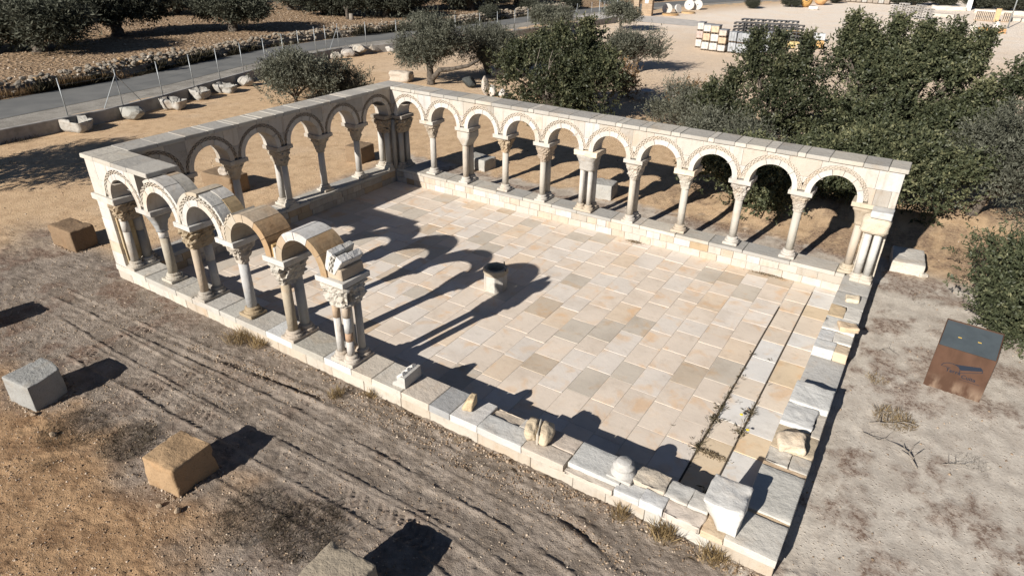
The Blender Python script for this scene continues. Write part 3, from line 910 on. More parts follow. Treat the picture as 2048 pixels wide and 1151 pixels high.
def ashlar_pier(parent, u0, u1, w0, w1, zs, pal, nm='pier_stone'):
    for i in range(len(zs) - 1):
        p = rng.uniform(-.003, .004)
        V, F = cbox(u0 - p, u1 + p, w0 - p, w1 + p, zs[i] + .002, zs[i + 1] - .002, .006, .002)
        link(nm, mesh(nm, V, F, M_STONE), parent, col=pick(pal))
RINGC = [((.70, .67, .62), .7), ((.66, .60, .52), .3)]
def std_ring(parent, uc, R0=.42, R1=.53, pal=RINGC, depth=.5):
    cuts = [0]
    while cuts[-1] < 150: cuts.append(cuts[-1] + rng.uniform(24, 46))
    cuts[-1] = 180
    voussoirs(parent, uc, [(cuts[i], cuts[i + 1], pick(pal)) for i in range(len(cuts) - 1)], R0, R1, .004, depth - .004)

# --- back arcade: ten whole arches
bk = empty('arcade', (0, 0, 0)); tag(bk, 'long sunlit arcade of ten whole round arches under a grey coping', 'arcade')
b_arcs = [.62 + 1.2 * i for i in range(10)]
for i, uc in enumerate(b_arcs):
    std_ring(bk, uc)
    o = link('billet_moulding', billet_mesh(.534, .602, .026, rows=3, step=4.8), bk, (uc, 0, ZC), 0, (.62, .55, .46))
spandrels(bk, 0.0, 12.5, b_arcs, .606, SPC)
coping(bk, -.54, 12.55, -.045, .55)
spec = [('single', 'leaf', 1, (.60, .575, .53), (.52, .45, .36), False), ('double', 'block', 2, (.60, .54, .46), (.60, .565, .50), False),
        ('single', 'figures', 3, (.62, .58, .51), (.50, .40, .28), False), ('double', 'leaf', 4, (.60, .56, .49), (.54, .44, .34), False),
        ('quad', 'worn', 5, (.66, .63, .58), (.50, .47, .425), True), ('double', 'leaf', 6, (.62, .57, .49), (.58, .54, .475), False),
        ('single', 'leaf', 7, (.62, .585, .52), (.58, .54, .47), True), ('single', 'figures', 8, (.60, .57, .51), (.56, .52, .46), False),
        ('single', 'leaf', 9, (.60, .57, .50), (.54, .49, .42), False)]
for i, (kd, stl, sdd, cc, kc, rg_) in enumerate(spec):
    column(bk, 1.22 + 1.2 * i, .25, kd, stl, sdd, cc, kc, (.64, .60, .54) if not rg_ else (.60, .51, .40), rough=rg_, imp=(.232 if kd != 'quad' else .30, .262))
# left respond pair and corner pier
column(bk, .155, .25, 'double', 'figures', 3, (.50, .475, .43), (.46, .38, .28), (.42, .38, .33), imp=(.20, .262))
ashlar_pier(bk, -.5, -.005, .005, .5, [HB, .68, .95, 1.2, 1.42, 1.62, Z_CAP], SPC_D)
ashlar_pier(bk, -.5, -.002, .002, .5, [Z_CAP + .001, 1.95, 2.2, 2.42, Z_COP], SPC)
MB().lathe([(.06, HB), (.06, Z_CAP)], 12, .03, -.02).build('corner_colonnette', M_STONE, bk, col=(.46, .43, .38), smooth=True)
# right end: half column, pier and the two shafts of the lost right-hand arcade
column(bk, 11.985, .20, 'single', 'worn', 12, (.62, .55, .46), (.52, .44, .34), (.63, .545, .42), imp=(.22, .215), r=.08)
ashlar_pier(bk, 12.10, 12.5, .06, .5, [HB, .72, .98, 1.22, 1.5, Z_CAP], [((.66, .60, .50), .7), ((.58, .46, .31), .3)])
ashlar_pier(bk, 12.16, 12.505, -.02, .5, [Z_CAP, Z_IMP], [((.66, .65, .63), 1)])
for x, cc in ((12.20, (.68, .66, .62)), (12.37, (.69, .68, .64))):
    c_ = MB().lathe([(.072, Z_SH0), (.069, Z_SH1 - .04)], 20, x, -.14).build('column', M_STONE, bk, col=cc, smooth=True)
    link('base', MB().add(*cbox(x - .10, x + .075 if x < 12.3 else x + .12, -.26, -.01, HB + .002, HB + .07, .01)).lathe([(.125, HB + .065), (.13, HB + .085), (.105, HB + .12), (.11, HB + .14), (.082, HB + .165)], 20, x, -.14).mesh('base', M_STONE), c_, col=(.64, .58, .49))
bm = rockbox(.46, .44, .33, 10, .2, .035, 44, 5)
link('worn_capital', bm_mesh('worn_capital', bm, M_ROUGH), bk, (12.29, -.09, 1.45), 0, (.53, .46, .36))
bm = rockbox(.36, .36, .135, 8, .1, .012, 45, 5)
link('springer_block', bm_mesh('springer_block', bm, M_STONE), bk, (12.33, -.14, 1.785), 0, (.66, .66, .645))

# --- left arcade, seen on its shaded inner face
lf = empty('arcade', (0, -D_, 0), math.pi / 2); tag(lf, 'shaded left arcade of six round arches with dark capitals, towards the road', 'arcade')
l_arcs = [D_ - .56 - 1.265 * i for i in range(6)]
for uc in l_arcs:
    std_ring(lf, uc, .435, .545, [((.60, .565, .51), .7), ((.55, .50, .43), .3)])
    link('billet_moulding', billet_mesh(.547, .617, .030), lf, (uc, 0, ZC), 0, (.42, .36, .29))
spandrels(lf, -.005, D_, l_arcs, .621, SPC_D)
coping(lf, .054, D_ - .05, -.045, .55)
lspec = [('single', 'leaf', 21, 'x'), ('single', 'leaf', 1, 'x'), ('double', 'leaf', 6, 'x'), ('single', 'leaf', 7, 'x'), ('double', 'leaf', 4, 'x')]
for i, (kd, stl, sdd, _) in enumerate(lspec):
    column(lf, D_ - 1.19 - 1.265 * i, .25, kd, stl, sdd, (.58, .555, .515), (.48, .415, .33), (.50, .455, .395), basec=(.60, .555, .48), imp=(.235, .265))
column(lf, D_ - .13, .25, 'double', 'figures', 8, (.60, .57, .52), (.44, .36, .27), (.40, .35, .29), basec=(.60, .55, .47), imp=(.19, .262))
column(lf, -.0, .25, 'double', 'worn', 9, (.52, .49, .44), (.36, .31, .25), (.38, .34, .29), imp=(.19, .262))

# --- ruined front arcade, five arches and a stump
fr = empty('arcade', (0, -D_ - T_, 0)); tag(fr, 'ruined front arcade whose arches get barer towards a broken springer', 'arcade')
fcol = [1.12, 2.285, 3.45, 4.66, 5.88]
f_arcs = [.545, 1.70, 2.868, 4.055, 5.27]
TAN, ORG, WHT, GRY, CRM = (.52, .42, .31), (.46, .31, .175), (.69, .665, .615), (.49, .46, .405), (.64, .585, .50)
std_ring(fr, f_arcs[0], .42, .53); std_ring(fr, f_arcs[1], .42, .53)
std_ring(fr, f_arcs[2], .42, .53)
for uc in f_arcs[:3]:
    link('billet_moulding', billet_mesh(.532, .60, .040, 4, 176 if uc < 2 else 176), fr, (uc, 0, ZC), 0, (.60, .545, .46))
spandrels(fr, -.495, 1.13, f_arcs[:1], .604, [((.66, .62, .555), .7), ((.70, .68, .65), .2), ((.58, .47, .33), .1)])
coping(fr, -.54, 1.62, -.045, .55, alt=False)
# hoods standing free
voussoirs(fr, f_arcs[1], [(0, 62, WHT), (62, 100, (.61, .585, .54))], .604, .665, .002, .27, nm='hood_stone')
voussoirs(fr, f_arcs[1], [(0, 40, (.45, .43, .385)), (40, 84, GRY), (84, 112, TAN)], .532, .662, .275, .50, nm='hood_stone')
voussoirs(fr, f_arcs[1], [(100, 122, (.60, .56, .50))], .604, .66, .002, .27, nm='hood_stone')
voussoirs(fr, f_arcs[1], [(34, 100, GRY), (0, 34, WHT)], .534, .604, .035, .27, nm='hood_stone')
voussoirs(fr, f_arcs[2], [(112, 180, CRM), (84, 112, (.56, .48, .37))], .604, .665, .002, .50, nm='hood_stone')
voussoirs(fr, f_arcs[2], [(20, 52, (.56, .545, .505)), (52, 84, (.52, .505, .465))], .533, .64, .036, .25, nm='hood_stone', mat=M_SILL)
voussoirs(fr, f_arcs[2], [(24, 58, (.48, .36, .21)), (58, 90, (.60, .575, .53))], .533, .65, .255, .50, nm='hood_stone')
voussoirs(fr, f_arcs[2], [(96, 180, CRM)], .534, .604, .036, .50, nm='hood_stone')
voussoirs(fr, f_arcs[3], [(0, 31, ORG), (31, 62, (.49, .335, .195)), (62, 92, TAN), (92, 118, (.54, .445, .33)), (118, 150, (.56, .50, .40)), (150, 180, (.53, .46, .36))], .42, .55, .0, .50)
voussoirs(fr, f_arcs[4], [(0, 34, (.48, .34, .20)), (34, 66, (.45, .32, .19)), (66, 98, (.64, .625, .60)), (98, 128, (.68, .665, .64)), (128, 155, TAN), (155, 180, (.49, .40, .29))], .42, .55, .0, .50)
# springers between neighbouring arches
def spring(u0, u1, z1, col, w0=.0, w1=.5):
    V, F = cbox(u0, u1, w0, w1, Z_IMP + .002, z1, .008, .006); link('springer_block', mesh('springer_block', V, F, M_STONE), fr, col=col)
spring(3.42, 3.49, 2.17, (.58, .50, .40))
link('billet_moulding', billet_mesh(.533, .60, .030, 126, 174), fr, (f_arcs[3], -.002, ZC), 0, (.60, .53, .43))
voussoirs(fr, f_arcs[3], [(128, 180, (.60, .55, .47))], .553, .60, .03, .5, nm='hood_stone')
spring(4.615, 4.66, 2.14, (.56, .38, .18), .02, .48); spring(4.66, 4.716, 2.10, WHT, .004, .5)
column(fr, fcol[0], .25, 'single', 'worn', 31, drums=[((0,), [(.165, .90, (.50, .455, .37)), (.90, 1.065, (.68, .67, .645))])], capc=(.36, .365, .36), impc=(.62, .60, .56), basec=(.60, .55, .46), r=.088)
column(fr, fcol[1], .25, 'double', 'figures', 32, drums=[((0,), [(.165, 1.065, (.52, .43, .33))]), ((1,), [(.165, .7, (.56, .55, .53)), (.70, 1.065, (.52, .51, .49))])], capc=(.46, .37, .25), impc=(.66, .65, .62), basec=(.52, .47, .40), imp=(.23, .27))
column(fr, fcol[2], .25, 'single', 'figures', 33, drums=[((0,), [(.165, 1.065, (.58, .58, .57)), (.10, .165, (.68, .67, .65))])], capc=(.56, .50, .42), impc=(.68, .66, .62), basec=(.46, .36, .235), r=.088, imp=(.235, .275))
column(fr, fcol[3], .25, 'double', 'figures', 34, drums=[((0,), [(.165, 1.065, (.50, .43, .325))]), ((1,), [(.165, 1.065, (.54, .54, .525))])], capc=(.58, .545, .48), impc=(.69, .67, .62), basec=(.58, .50, .41), r=.083, imp=(.25, .28))
column(fr, fcol[4], .25, 'quad', 'figures', 35, drums=[((0,), [(.165, .78, (.66, .64, .60)), (.78, 1.065, (.58, .44, .31))]), ((1,), [(.165, .42, (.64, .60, .55)), (.42, .57, (.53, .36, .24)), (.57, .84, (.68, .68, .66)), (.84, 1.065, (.56, .47, .37))]), ((2, 3), [(.165, 1.065, (.60, .58, .54))])], capc=(.62, .575, .50), impc=(.70, .675, .62), basec=(.62, .56, .48), imp=(.285, .285), r=.06)
# broken springer on the last column
V, F = cbox(5.74, 6.11, .02, .48, Z_IMP + .002, 2.10, .012, .012); link('springer_block', mesh('springer_block', V, F, M_CARVE), fr, col=(.56, .46, .345))
def slant(u0, z0, L, th, ang, w0, w1, col, nm='springer_slab'):
    V, F = cbox(0, th, w0, w1, 0, L, .01, .012)
    link(nm, mesh(nm, V, F, M_ROUGH), fr, (u0, 0, z0), (0, ang, 0), col)
slant(5.76, 2.07, .34, .10, .40, .01, .27, (.50, .495, .475)); slant(5.765, 2.07, .33, .09, .40, .275, .47, (.47, .455, .42))
slant(5.875, 2.06, .30, .12, .62, .02, .24, (.60, .585, .55)); slant(5.88, 2.06, .29, .12, .62, .245, .475, (.56, .55, .53))
link('billet_moulding', billet_mesh(.533, .60, .030, 150, 176), fr, (6.48, -.015, ZC + .06), 0, (.62, .59, .53))
# corner pier at the road end
ashlar_pier(fr, -.5, -.135, .0, .5, [HB, .70, .93, 1.2, 1.42, 1.62, Z_CAP - .0], [((.70, .665, .61), .75), ((.64, .545, .42), .25)])
V, F = cbox(-.56, .20, -.05, .55, Z_CAP + .002, Z_IMP - .002, .012); link('impost', mesh('impost', V, F, M_STONE), fr, col=(.66, .63, .57))
ashlar_pier(fr, -.13, -.085, .06, .46, [HB, .8, 1.2, Z_CAP], [((.58, .46, .29), 1)], 'pier_strip')
column(fr, .04, .25, 'double', 'figures', 36, drums=[((0,), [(.165, .80, (.58, .54, .475)), (.80, 1.065, (.62, .585, .53))]), ((1,), [(.165, .75, (.34, .33, .31)), (.75, 1.065, (.50, .46, .40))])], capc=(.44, .345, .235), impost=False, basec=(.60, .55, .47))

# ------------------------------------------------------------------ well, fragments, blocks
wl = empty('well', (6.05, -3.80, 0), math.radians(6)); tag(wl, 'small octagonal stone well head standing on the paved court', 'well')
m = MB(); R = .235
def octring(prof_out, r_in, zb):
    m2 = MB(); V = []; F = []
    rings = prof_out + [(r_in + .0, prof_out[-1][1]), (r_in, zb)]
    for i, (r, z) in enumerate(rings):
        for k_ in range(24):
            th = 2 * math.pi * (k_ + .5) / 24
            if i < len(prof_out):
                s_ = math.pi / 4; t_ = (th + s_ / 2) % s_ - s_ / 2; rr = r * math.cos(s_ / 2) / math.cos(t_)
            else: rr = r
            V.append((rr * math.cos(th), rr * math.sin(th), z))
    for i in range(len(rings) - 1):
        for k_ in range(24):
            k2 = (k_ + 1) % 24; F.append((i * 24 + k_, i * 24 + k2, (i + 1) * 24 + k2, (i + 1) * 24 + k_))
    return m2.add(V, F)
octring([(R, .0), (R, .345)], .17, .08).build('well_shaft', M_STONE, wl, col=(.62, .585, .53))
octring([(R + .004, .347), (R + .022, .365), (R + .022, .455), (R + .01, .475)], .172, .12).build('well_rim', M_ROUGH, wl, col=(.40, .345, .265))
MB().lathe([(.16, .0), (.16, .10)], 16).build('water_dark', M_SOIL, wl)
MB().tube([(.10, .20, .46), (.08, .215, .53)], .012, 5).tube([(.235, -.02, .45), (.245, -.015, .55)], [.02, .006], 5).build('iron_hook', M_INK, wl)

def frag(loc, size, seed, col, label, rz=0, mat=None, bev=.18, amp=.03, nm='stone_fragment', fr_=5, cat='stone fragment', fn=None, n=9):
    bm = rockbox(*size, n, bev, amp, seed, fr_, fn, 6)
    o = link(nm, bm_mesh(nm, bm, mat or M_ROUGH), None, loc, rz, col)
    return tag(o, label, cat)
ZS = HB + .004
frag((12.28, -1.10, ZS), (.22, .18, .075), 51, (.56, .48, .36), 'tan lump of stone nearest the standing arcade on the right wall', .2)
frag((12.38, -2.28, ZS + .01), (.30, .24, .085), 52, (.54, .42, .29), 'ochre broken lump on the pale patchy part of the right wall', .35, amp=.015)
frag((12.22, -5.93, ZS + .015), (.32, .30, .13), 53, (.56, .47, .36), 'tan broken boulder beside the raised white blocks of the right wall', .3, amp=.04)
# carved base fragment on the front wall
t = empty('carved_fragment', (7.02, -7.60, HB + .004), math.radians(4)); tag(t, 'grey white carved base fragment with rounded mouldings on the front wall', 'carved fragment')
m = MB(); m.prism([(-.14, 0), (.10, 0), (.10, .19), (.02, .195), (-.02, .16), (-.05, .10), (-.12, .06)], -.20, .20)
m.build('block', M_CARVE, t, col=(.62, .60, .555))
m = MB(); 
for y in (-.12, .0, .12): m.lathe([(.055, .0), (.06, .02), (.05, .045)], 12, 0, 0) if False else m.tube([(-.07, y, .10), (.05, y, .20)], [.045, .05], 8)
m.build('roll_moulding', M_CARVE, t, col=(.66, .64, .60))
def wedge(Q, q):
    s_ = 1 - .45 * np.clip((q[:, 2] + 1) / 2, 0, 1); Q = Q.copy(); Q[:, 0] = Q[:, 0] * s_ + .03 * q[:, 2]; return Q
frag((8.20, -7.60, HB + .006), (.17, .22, .21), 54, (.50, .39, .25), 'small tan wedge of stone beside the dark pitted sill slab', .3, fn=wedge, amp=.02)
# cracked lump: two halves with a pale seam
t = empty('carved_fragment', (9.33, -7.60, HB + .008), math.radians(20)); tag(t, 'rounded tan carved lump split by a pale seam on the front wall', 'carved fragment')
for sx_, sz_, cc in ((-.085, .20, (.50, .41, .29)), (.085, .17, (.52, .43, .31))):
    bm = rockbox(.16, .34, sz_, 9, .4, .035, int(55 + sx_ * 100), 6); link('half', bm_mesh('half', bm, M_ROUGH), t, (sx_, 0, 0), 0, cc)
bm = rockbox(.03, .33, .185, 6, .4, .01, 57, 6); link('pale_seam', bm_mesh('pale_seam', bm, M_STONE), t, (.0, 0, 0), .04, (.66, .60, .50))
t = empty('column_base', (10.56, -7.60, HB + .012)); tag(t, 'white worn round column base standing on the broken front wall', 'column base')
m = MB(); m.lathe([(.15, 0), (.16, .03), (.155, .07), (.125, .09), (.12, .11), (.14, .135), (.135, .165), (.10, .18), (.095, .21), (.09, .215)], 22); m.build('torus', M_CARVE, t, col=(.64, .62, .585), smooth=True)
m = MB(); m.add(*cbox(-.165, .165, -.165, .165, .0, .04, .01, .008)); m.build('plinth', M_CARVE, t, col=(.62, .60, .56))
# corner upright block
def corner(Q, q):
    Q = Q.copy(); up = np.clip((q[:, 2] + 1) / 2, 0, 1)
    left = np.clip(-q[:, 0], 0, 1) * np.clip(-q[:, 1], 0, 1)
    Q[:, 1] += left * (1 - up) * .16; Q[:, 0] += left * (1 - up) * .12
    Q[:, 0] *= 1 - .06 * (1 - up); return Q
frag((11.83, -7.585, HB + .005), (.44, .50, .37), 61, (.65, .64, .61), 'big white upright corner block, undercut, where front and right walls meet', .02, M_SILL, .05, .012, 'corner_block', 5, 'stone block', corner, 12)

def block(loc, size, rz, col, seed, label, bev=.035, amp=.016, group=None, n=14):
    bm = rockbox(*size, n, bev, amp, seed, 3.2, None, 9)
    return tag(link('stone_block', bm_mesh('stone_block', bm, M_ROUGH), None, loc, rz, col), label, 'stone block', group)
GB = 'quarried stone blocks around the court'
block((5.66, -10.49, .08), (.56, .60, .46), math.radians(6), (.33, .225, .130), 71, 'golden sandstone block on open sand in the left foreground, before its own dark shadow', group=GB)
def cutcorner(Q, q):
    Q = Q.copy(); w = np.clip(q[:, 0] + q[:, 1] - .75, 0, 2); Q[:, 0] -= w * .05; Q[:, 1] -= w * .06; return Q
bm = rockbox(.62, .60, .46, 16, .03, .014, 72, 3, cutcorner, 7)
tag(link('stone_block', bm_mesh('stone_block', bm, M_ROUGH), None, (2.36, -10.66, .08), math.radians(7), (.285, .283, .268)), 'grey stone block with a cut back corner at the left edge of the tyre tracks', 'stone block', GB)
block((-2.85, -7.54, .08), (.88, .52, .50), math.radians(3), (.205, .140, .085), 73, 'brown rust coloured block beside the left end of the front arcade', group=GB)
block((8.78, -10.74, .08), (.62, .60, .585), math.radians(4), (.34, .29, .22), 74, 'pale tan block cut off by the bottom edge of the picture', group=GB)
block((-.72, -10.42, .08), (.62, .56, .44), math.radians(0), (.34, .26, .17), 75, 'block at the far left edge, nearly out of the picture', group=GB)
block((1.42, 2.18, .08), (.80, .55, .36), math.radians(-4), (.36, .35, .32), 76, 'grey block seen behind the third column of the long arcade', group=GB)
block((5.62, 2.08, .08), (.62, .56, .42), math.radians(6), (.36, .35, .325), 77, 'grey block seen behind the four-shaft middle column of the long arcade', group=GB)
block((-2.03, .62, .08), (.62, .62, .52), math.radians(4), (.21, .15, .095), 78, 'brown block outside the back left corner of the arcades', group=GB)
block((-3.2, -3.35, .08), (1.15, .60, .50), math.radians(4), (.215, .152, .095), 79, 'long brown block outside the shaded left arcade with a pebble on top', group=GB)
frag((-3.0, -3.45, .575), (.24, .22, .18), 80, (.38, .335, .285), 'small pale boulder resting on the long brown block', .4, amp=.05)
block((13.0, 1.92, .08), (.62, .92, .26), math.radians(5), (.52, .49, .44), 81, 'low pale slab block beyond the right end of the long arcade', group=GB)
frag((13.36, 1.55, .10), (.16, .14, .07), 82, (.50, .46, .40), 'small stone lying against the low pale slab block', .4)
# small dark stones in the left foreground
for i, (x, y, r_) in enumerate(((3.45, -11.05, .06), (2.75, -10.98, .05), (6.15, -10.9, .05), (5.9, -10.98, .045))):
    bm = boulder((r_, r_ * .8, r_ * .6), 300 + i, 2)
    tag(link('loose_stone', bm_mesh('loose_stone', bm, M_ROUGH), None, (x, y, .10), i, (.34, .26, .18)), ['loose stone right of the grey block in the left foreground', 'loose stone under the front edge of the grey block', 'loose stone under the golden block at its right', 'loose stone in front of the golden block'][i], 'stone', 'loose stones by the blocks')

# rocks and troughs along the fence wall
def trough(loc, size, rz, seed, label, col=(.37, .355, .325), depth=.7):
    def hol(Q, q):
        Q = Q.copy(); top = (q[:, 2] > .98) & (np.abs(q[:, 0]) < .74) & (np.abs(q[:, 1]) < .66)
        Q[top, 2] -= size[2] * depth; rim = (q[:, 2] > .6) & (q[:, 0] > .3); Q[rim & ~top, 2] -= size[2] * .30; lo = np.clip((1 - q[:, 2]) / 2, 0, 1); Q[:, 0] *= 1 - .16 * lo; Q[:, 1] *= 1 - .14 * lo; return Q
    bm = rockbox(*size, 16, .28, .05, seed, 3, hol)
    return tag(link('stone_trough', bm_mesh('stone_trough', bm, M_ROUGH), None, loc, rz, col), label, 'stone trough', 'stone troughs along the kerb wall')
trough((-12.55, -2.55, .08), (1.05, .72, .52), math.radians(15), 91, 'leftmost hollowed stone trough, below the first fence post')
trough((-12.75, 1.25, .08), (.95, .62, .50), math.radians(20), 92, 'hollowed trough with a dark round bowl, third stone along the kerb wall')
trough((-13.5, 2.95, .08), (.72, .62, .48), math.radians(10), 93, 'square deep trough with a flat rim, fourth stone along the kerb wall')
trough((-13.75, 4.35, .08), (.95, .60, .42), math.radians(25), 94, 'low wide trough, fifth stone along the kerb wall')
trough((-15.75, 17.05, .08), (.85, .62, .34), math.radians(30), 95, 'pale hollowed trough at the bend of the kerb wall, left of the first olive trunk', (.46, .445, .415))
def rock(loc, r_, seed, col, label, rz=0, sub=3, amp=.3, cat='rock', group=None):
    bm = boulder(r_, seed, sub, amp)
    for f in bm.faces: f.smooth = False
    return tag(link('rock', bm_mesh('rock', bm, M_ROUGH), None, loc, rz, col), label, cat, group)
GR = 'rocks along the kerb wall'
rock((-12.55, -.55, .08), (.50, .36, .28), 101, (.32, .315, .285), 'grey faceted rock between the first and second troughs by the kerb wall', .4, group=GR)
rock((-14.25, 5.75, .08), (.40, .32, .24), 102, (.36, .34, .305), 'rounded pale rock just left of the olive bush by the kerb wall', .2, group=GR)
rock((-15.95, 13.0, .08), (.36, .30, .24), 103, (.38, .345, .295), 'tan rock showing just right of the olive bush top', .2, group=GR)
rock((-16.3, 14.3, .08), (.40, .32, .27), 104, (.40, .37, .335), 'pale rock, second in the row past the olive bush', .7, group=GR)
rock((-16.35, 15.15, .08), (.55, .42, .32), 105, (.37, .34, .295), 'largest rock in the row past the olive bush', .3, group=GR)
rock((-16.1, 16.1, .08), (.42, .32, .30), 106, (.32, .295, .255), 'grey rock at the right end of the row past the olive bush', 1.1, group=GR)
frag((-9.25, 10.75, .08), (1.05, .60, .48), 107, (.44, .385, .32), 'pale cream stone slab lying behind the back left corner of the arcades', .22, amp=.05, bev=.2, nm='stone_slab', cat='stone slab')
rock((-5.75, 11.45, .08), (.34, .28, .30), 108, (.055, .06, .058), 'nearly black rock left of the white standing stones', .3, group='garden rocks')
def menhir(loc, w, h, seed, col, label):
    bm = boulder((w, w * .8, h / 1.7), seed, 3, .25)
    return tag(link('standing_stone', bm_mesh('standing_stone', bm, M_ROUGH), None, loc, .3 * seed, col), label, 'standing stone', 'white standing stones')
menhir((-4.15, 10.45, .05), .21, .80, 111, (.46, .42, .37), 'tallest pointed white standing stone left of the dark carob')
menhir((-3.80, 10.5, .05), .22, .46, 112, (.52, .495, .455), 'squat white standing stone right beside the tall pointed one')
menhir((-3.45, 10.7, .05), .17, .36, 113, (.52, .50, .47), 'smallest white standing stone, half under the carob branches')
menhir((3.88, 10.5, .05), .19, .54, 114, (.40, .375, .335), 'short pale standing stone rising just above the middle of the long arcade coping')
rock((3.32, 13.4, .05), (.40, .32, .44), 115, (.38, .37, .345), 'large grey rock half hidden by the grey-green bush', .3, group='garden rocks')
rock((-.85, 9.2, .05), (.26, .2, .28), 116, (.56, .48, .42), 'pinkish stone under the carob, just above the coping', .3, group='garden rocks')
rock((-6.0, 14.2, .06), (.36, .28, .30), 117, (.52, .48, .43), 'pale rock at the foot of the leaning olive trunk', .6, group='garden rocks')
t = empty('stone_table', (2.07, 13.6, .08)); tag(t, 'small white mushroom shaped stone table on the sand', 'stone table')
MB().lathe([(.24, .42), (.27, .44), (.27, .48), (.24, .50)], 18).build('table_top', M_STONE, t, col=(.72, .71, .69), smooth=False)
MB().lathe([(.11, 0), (.09, .2), (.11, .42)], 12).build('pedestal', M_STONE, t, col=(.70, .69, .67), smooth=True)
for sx_ in (-.33, .30): 
    bm = boulder((.12, .10, .09), int(130 + sx_ * 10), 2); link('foot_stone', bm_mesh('foot_stone', bm, M_ROUGH), t, (sx_, -.05, 0), 0, (.46, .42, .38))

# ------------------------------------------------------------------ information box
bx = empty('information_lectern', (14.06, -2.50, .08), math.radians(-5)); tag(bx, 'rusty steel information lectern with a tile logo and a slanted grey-blue panel', 'lectern')
wB, dB, h0, h1 = .385, .30, .77, .93
def sheet(poly, th, ax):
    m = MB(); return m
m = MB()
V = []; 
def slab_x(x0, x1):  # side cheek following the slanted top
    return [(x0, -dB, 0), (x0, dB, 0), (x0, dB, h1 + .03), (x0, -dB, h0 + .03)], x1
for x0, x1, nm in ((-wB, -wB + .012, 'side_panel'), (wB - .012, wB, 'side_panel')):
    P4, xx = slab_x(x0, x1); V = P4 + [(xx, y, z) for _, y, z in P4]
    link(nm, mesh(nm, V, [(0, 1, 2, 3)[::-1], (4, 5, 6, 7), (0, 1, 5, 4), (1, 2, 6, 5), (2, 3, 7, 6), (3, 0, 4, 7)], M_CORTEN), bx)
for y0, y1, hh, nm in ((-dB - .012, -dB - .001, h0 + .012, 'front_panel'), (dB + .001, dB + .012, h1 + .028, 'back_panel')):
    link(nm, mesh(nm, *cbox(-wB, wB, y0, y1, 0, hh, .001), M_CORTEN), bx)
V = [(-wB + .013, -dB, h0), (wB - .013, -dB, h0), (wB - .013, dB, h1), (-wB + .013, dB, h1)]; V += [(x, y, z + .010) for x, y, z in V]
tp = link('display_panel', mesh('display_panel', V, [(3, 2, 1, 0), (4, 5, 6, 7), (0, 1, 5, 4), (1, 2, 6, 5), (2, 3, 7, 6), (3, 0, 4, 7)], M_PANEL), bx)
sl = math.atan2(h1 - h0, 2 * dB)
for px_, py_ in ((-.145, -.03), (.115, -.015)):
    zz = h0 + (h1 - h0) * (py_ + dB) / (2 * dB) + .0115
    o = link('print_mark', mesh('print_mark', [(-.024, -.010, 0), (.024, -.010, 0), (.024, .010, 0), (-.024, .010, 0)], [(0, 1, 2, 3)], M_YELLOW), tp, (px_, py_, zz), (sl, 0, 0))
# printed emblem: a half-round roof tile with the name under it, flat on the front panel
yF = -dB - .0135
def ink(poly, nm='logo_print'):
    return link(nm, mesh(nm, [(x, yF, z) for x, z in poly], [tuple(range(len(poly)))], M_INK), bx)
def stroke(pts, w, nm='logo_print'):
    V = []; F = []
    for i, (x, z) in enumerate(pts):
        a = pts[max(i - 1, 0)]; b_ = pts[min(i + 1, len(pts) - 1)]
        tx, tz = b_[0] - a[0], b_[1] - a[1]; l = math.hypot(tx, tz) or 1
        V += [(x - tz / l * w, yF, z + tx / l * w), (x + tz / l * w, yF, z - tx / l * w)]
    for i in range(len(pts) - 1): F.append((2 * i + 1, 2 * i + 3, 2 * i + 2, 2 * i))
    return link(nm, mesh(nm, V, F, M_INK), bx)
arc = [(-.12 - .125 * math.cos(t_) , .445 + .085 * math.sin(t_)) for t_ in np.linspace(0, math.pi, 16)]
stroke(arc + [(.005, .40)], .0045)
stroke([(-.245, .445), (-.115, .455)], .003)
ink([(-.09, .528), (.215, .60), (.245, .59), (.262, .565), (.262, .548), (.02, .462), (.006, .47), (-.03, .515)])
arc2 = [(.20 + .075 * math.cos(t_), .535 + .072 * math.sin(t_)) for t_ in np.linspace(math.radians(75), math.radians(-8), 9)]
stroke(arc2 + [(.27, .515)], .0045)
stroke([(.272, .522), (.02, .415)], .0035)
dgr = None
def word(txt, x, z, sz):
    cu = bpy.data.curves.new('lettering', 'FONT'); cu.body = txt; cu.size = sz; cu.extrude = 0.0; cu.offset = .0012; cu.fill_mode = 'BOTH' if hasattr(cu, 'fill_mode') else cu.fill_mode
    to = bpy.data.objects.new('lettering', cu); C.objects.link(to)
    bpy.context.view_layer.update()
    me = bpy.data.meshes.new_from_object(to.evaluated_get(bpy.context.evaluated_depsgraph_get()))
    bpy.data.objects.remove(to); me.materials.clear(); me.materials.append(M_INK); me.name = 'lettering'
    return link('lettering', me, bx, (x, yF, z), (math.pi / 2, 0, 0))
word('Terra', -.175, .375, .088); word('Cuita', .045, .335, .088)
m = MB()
for i in range(18): m.add([(.04 + i * .0148, yF, .300), (.049 + i * .0148, yF, .300), (.049 + i * .0148, yF, .309), (.04 + i * .0148, yF, .309)], [(0, 1, 2, 3)])
m.build('lettering', M_INK, bx)

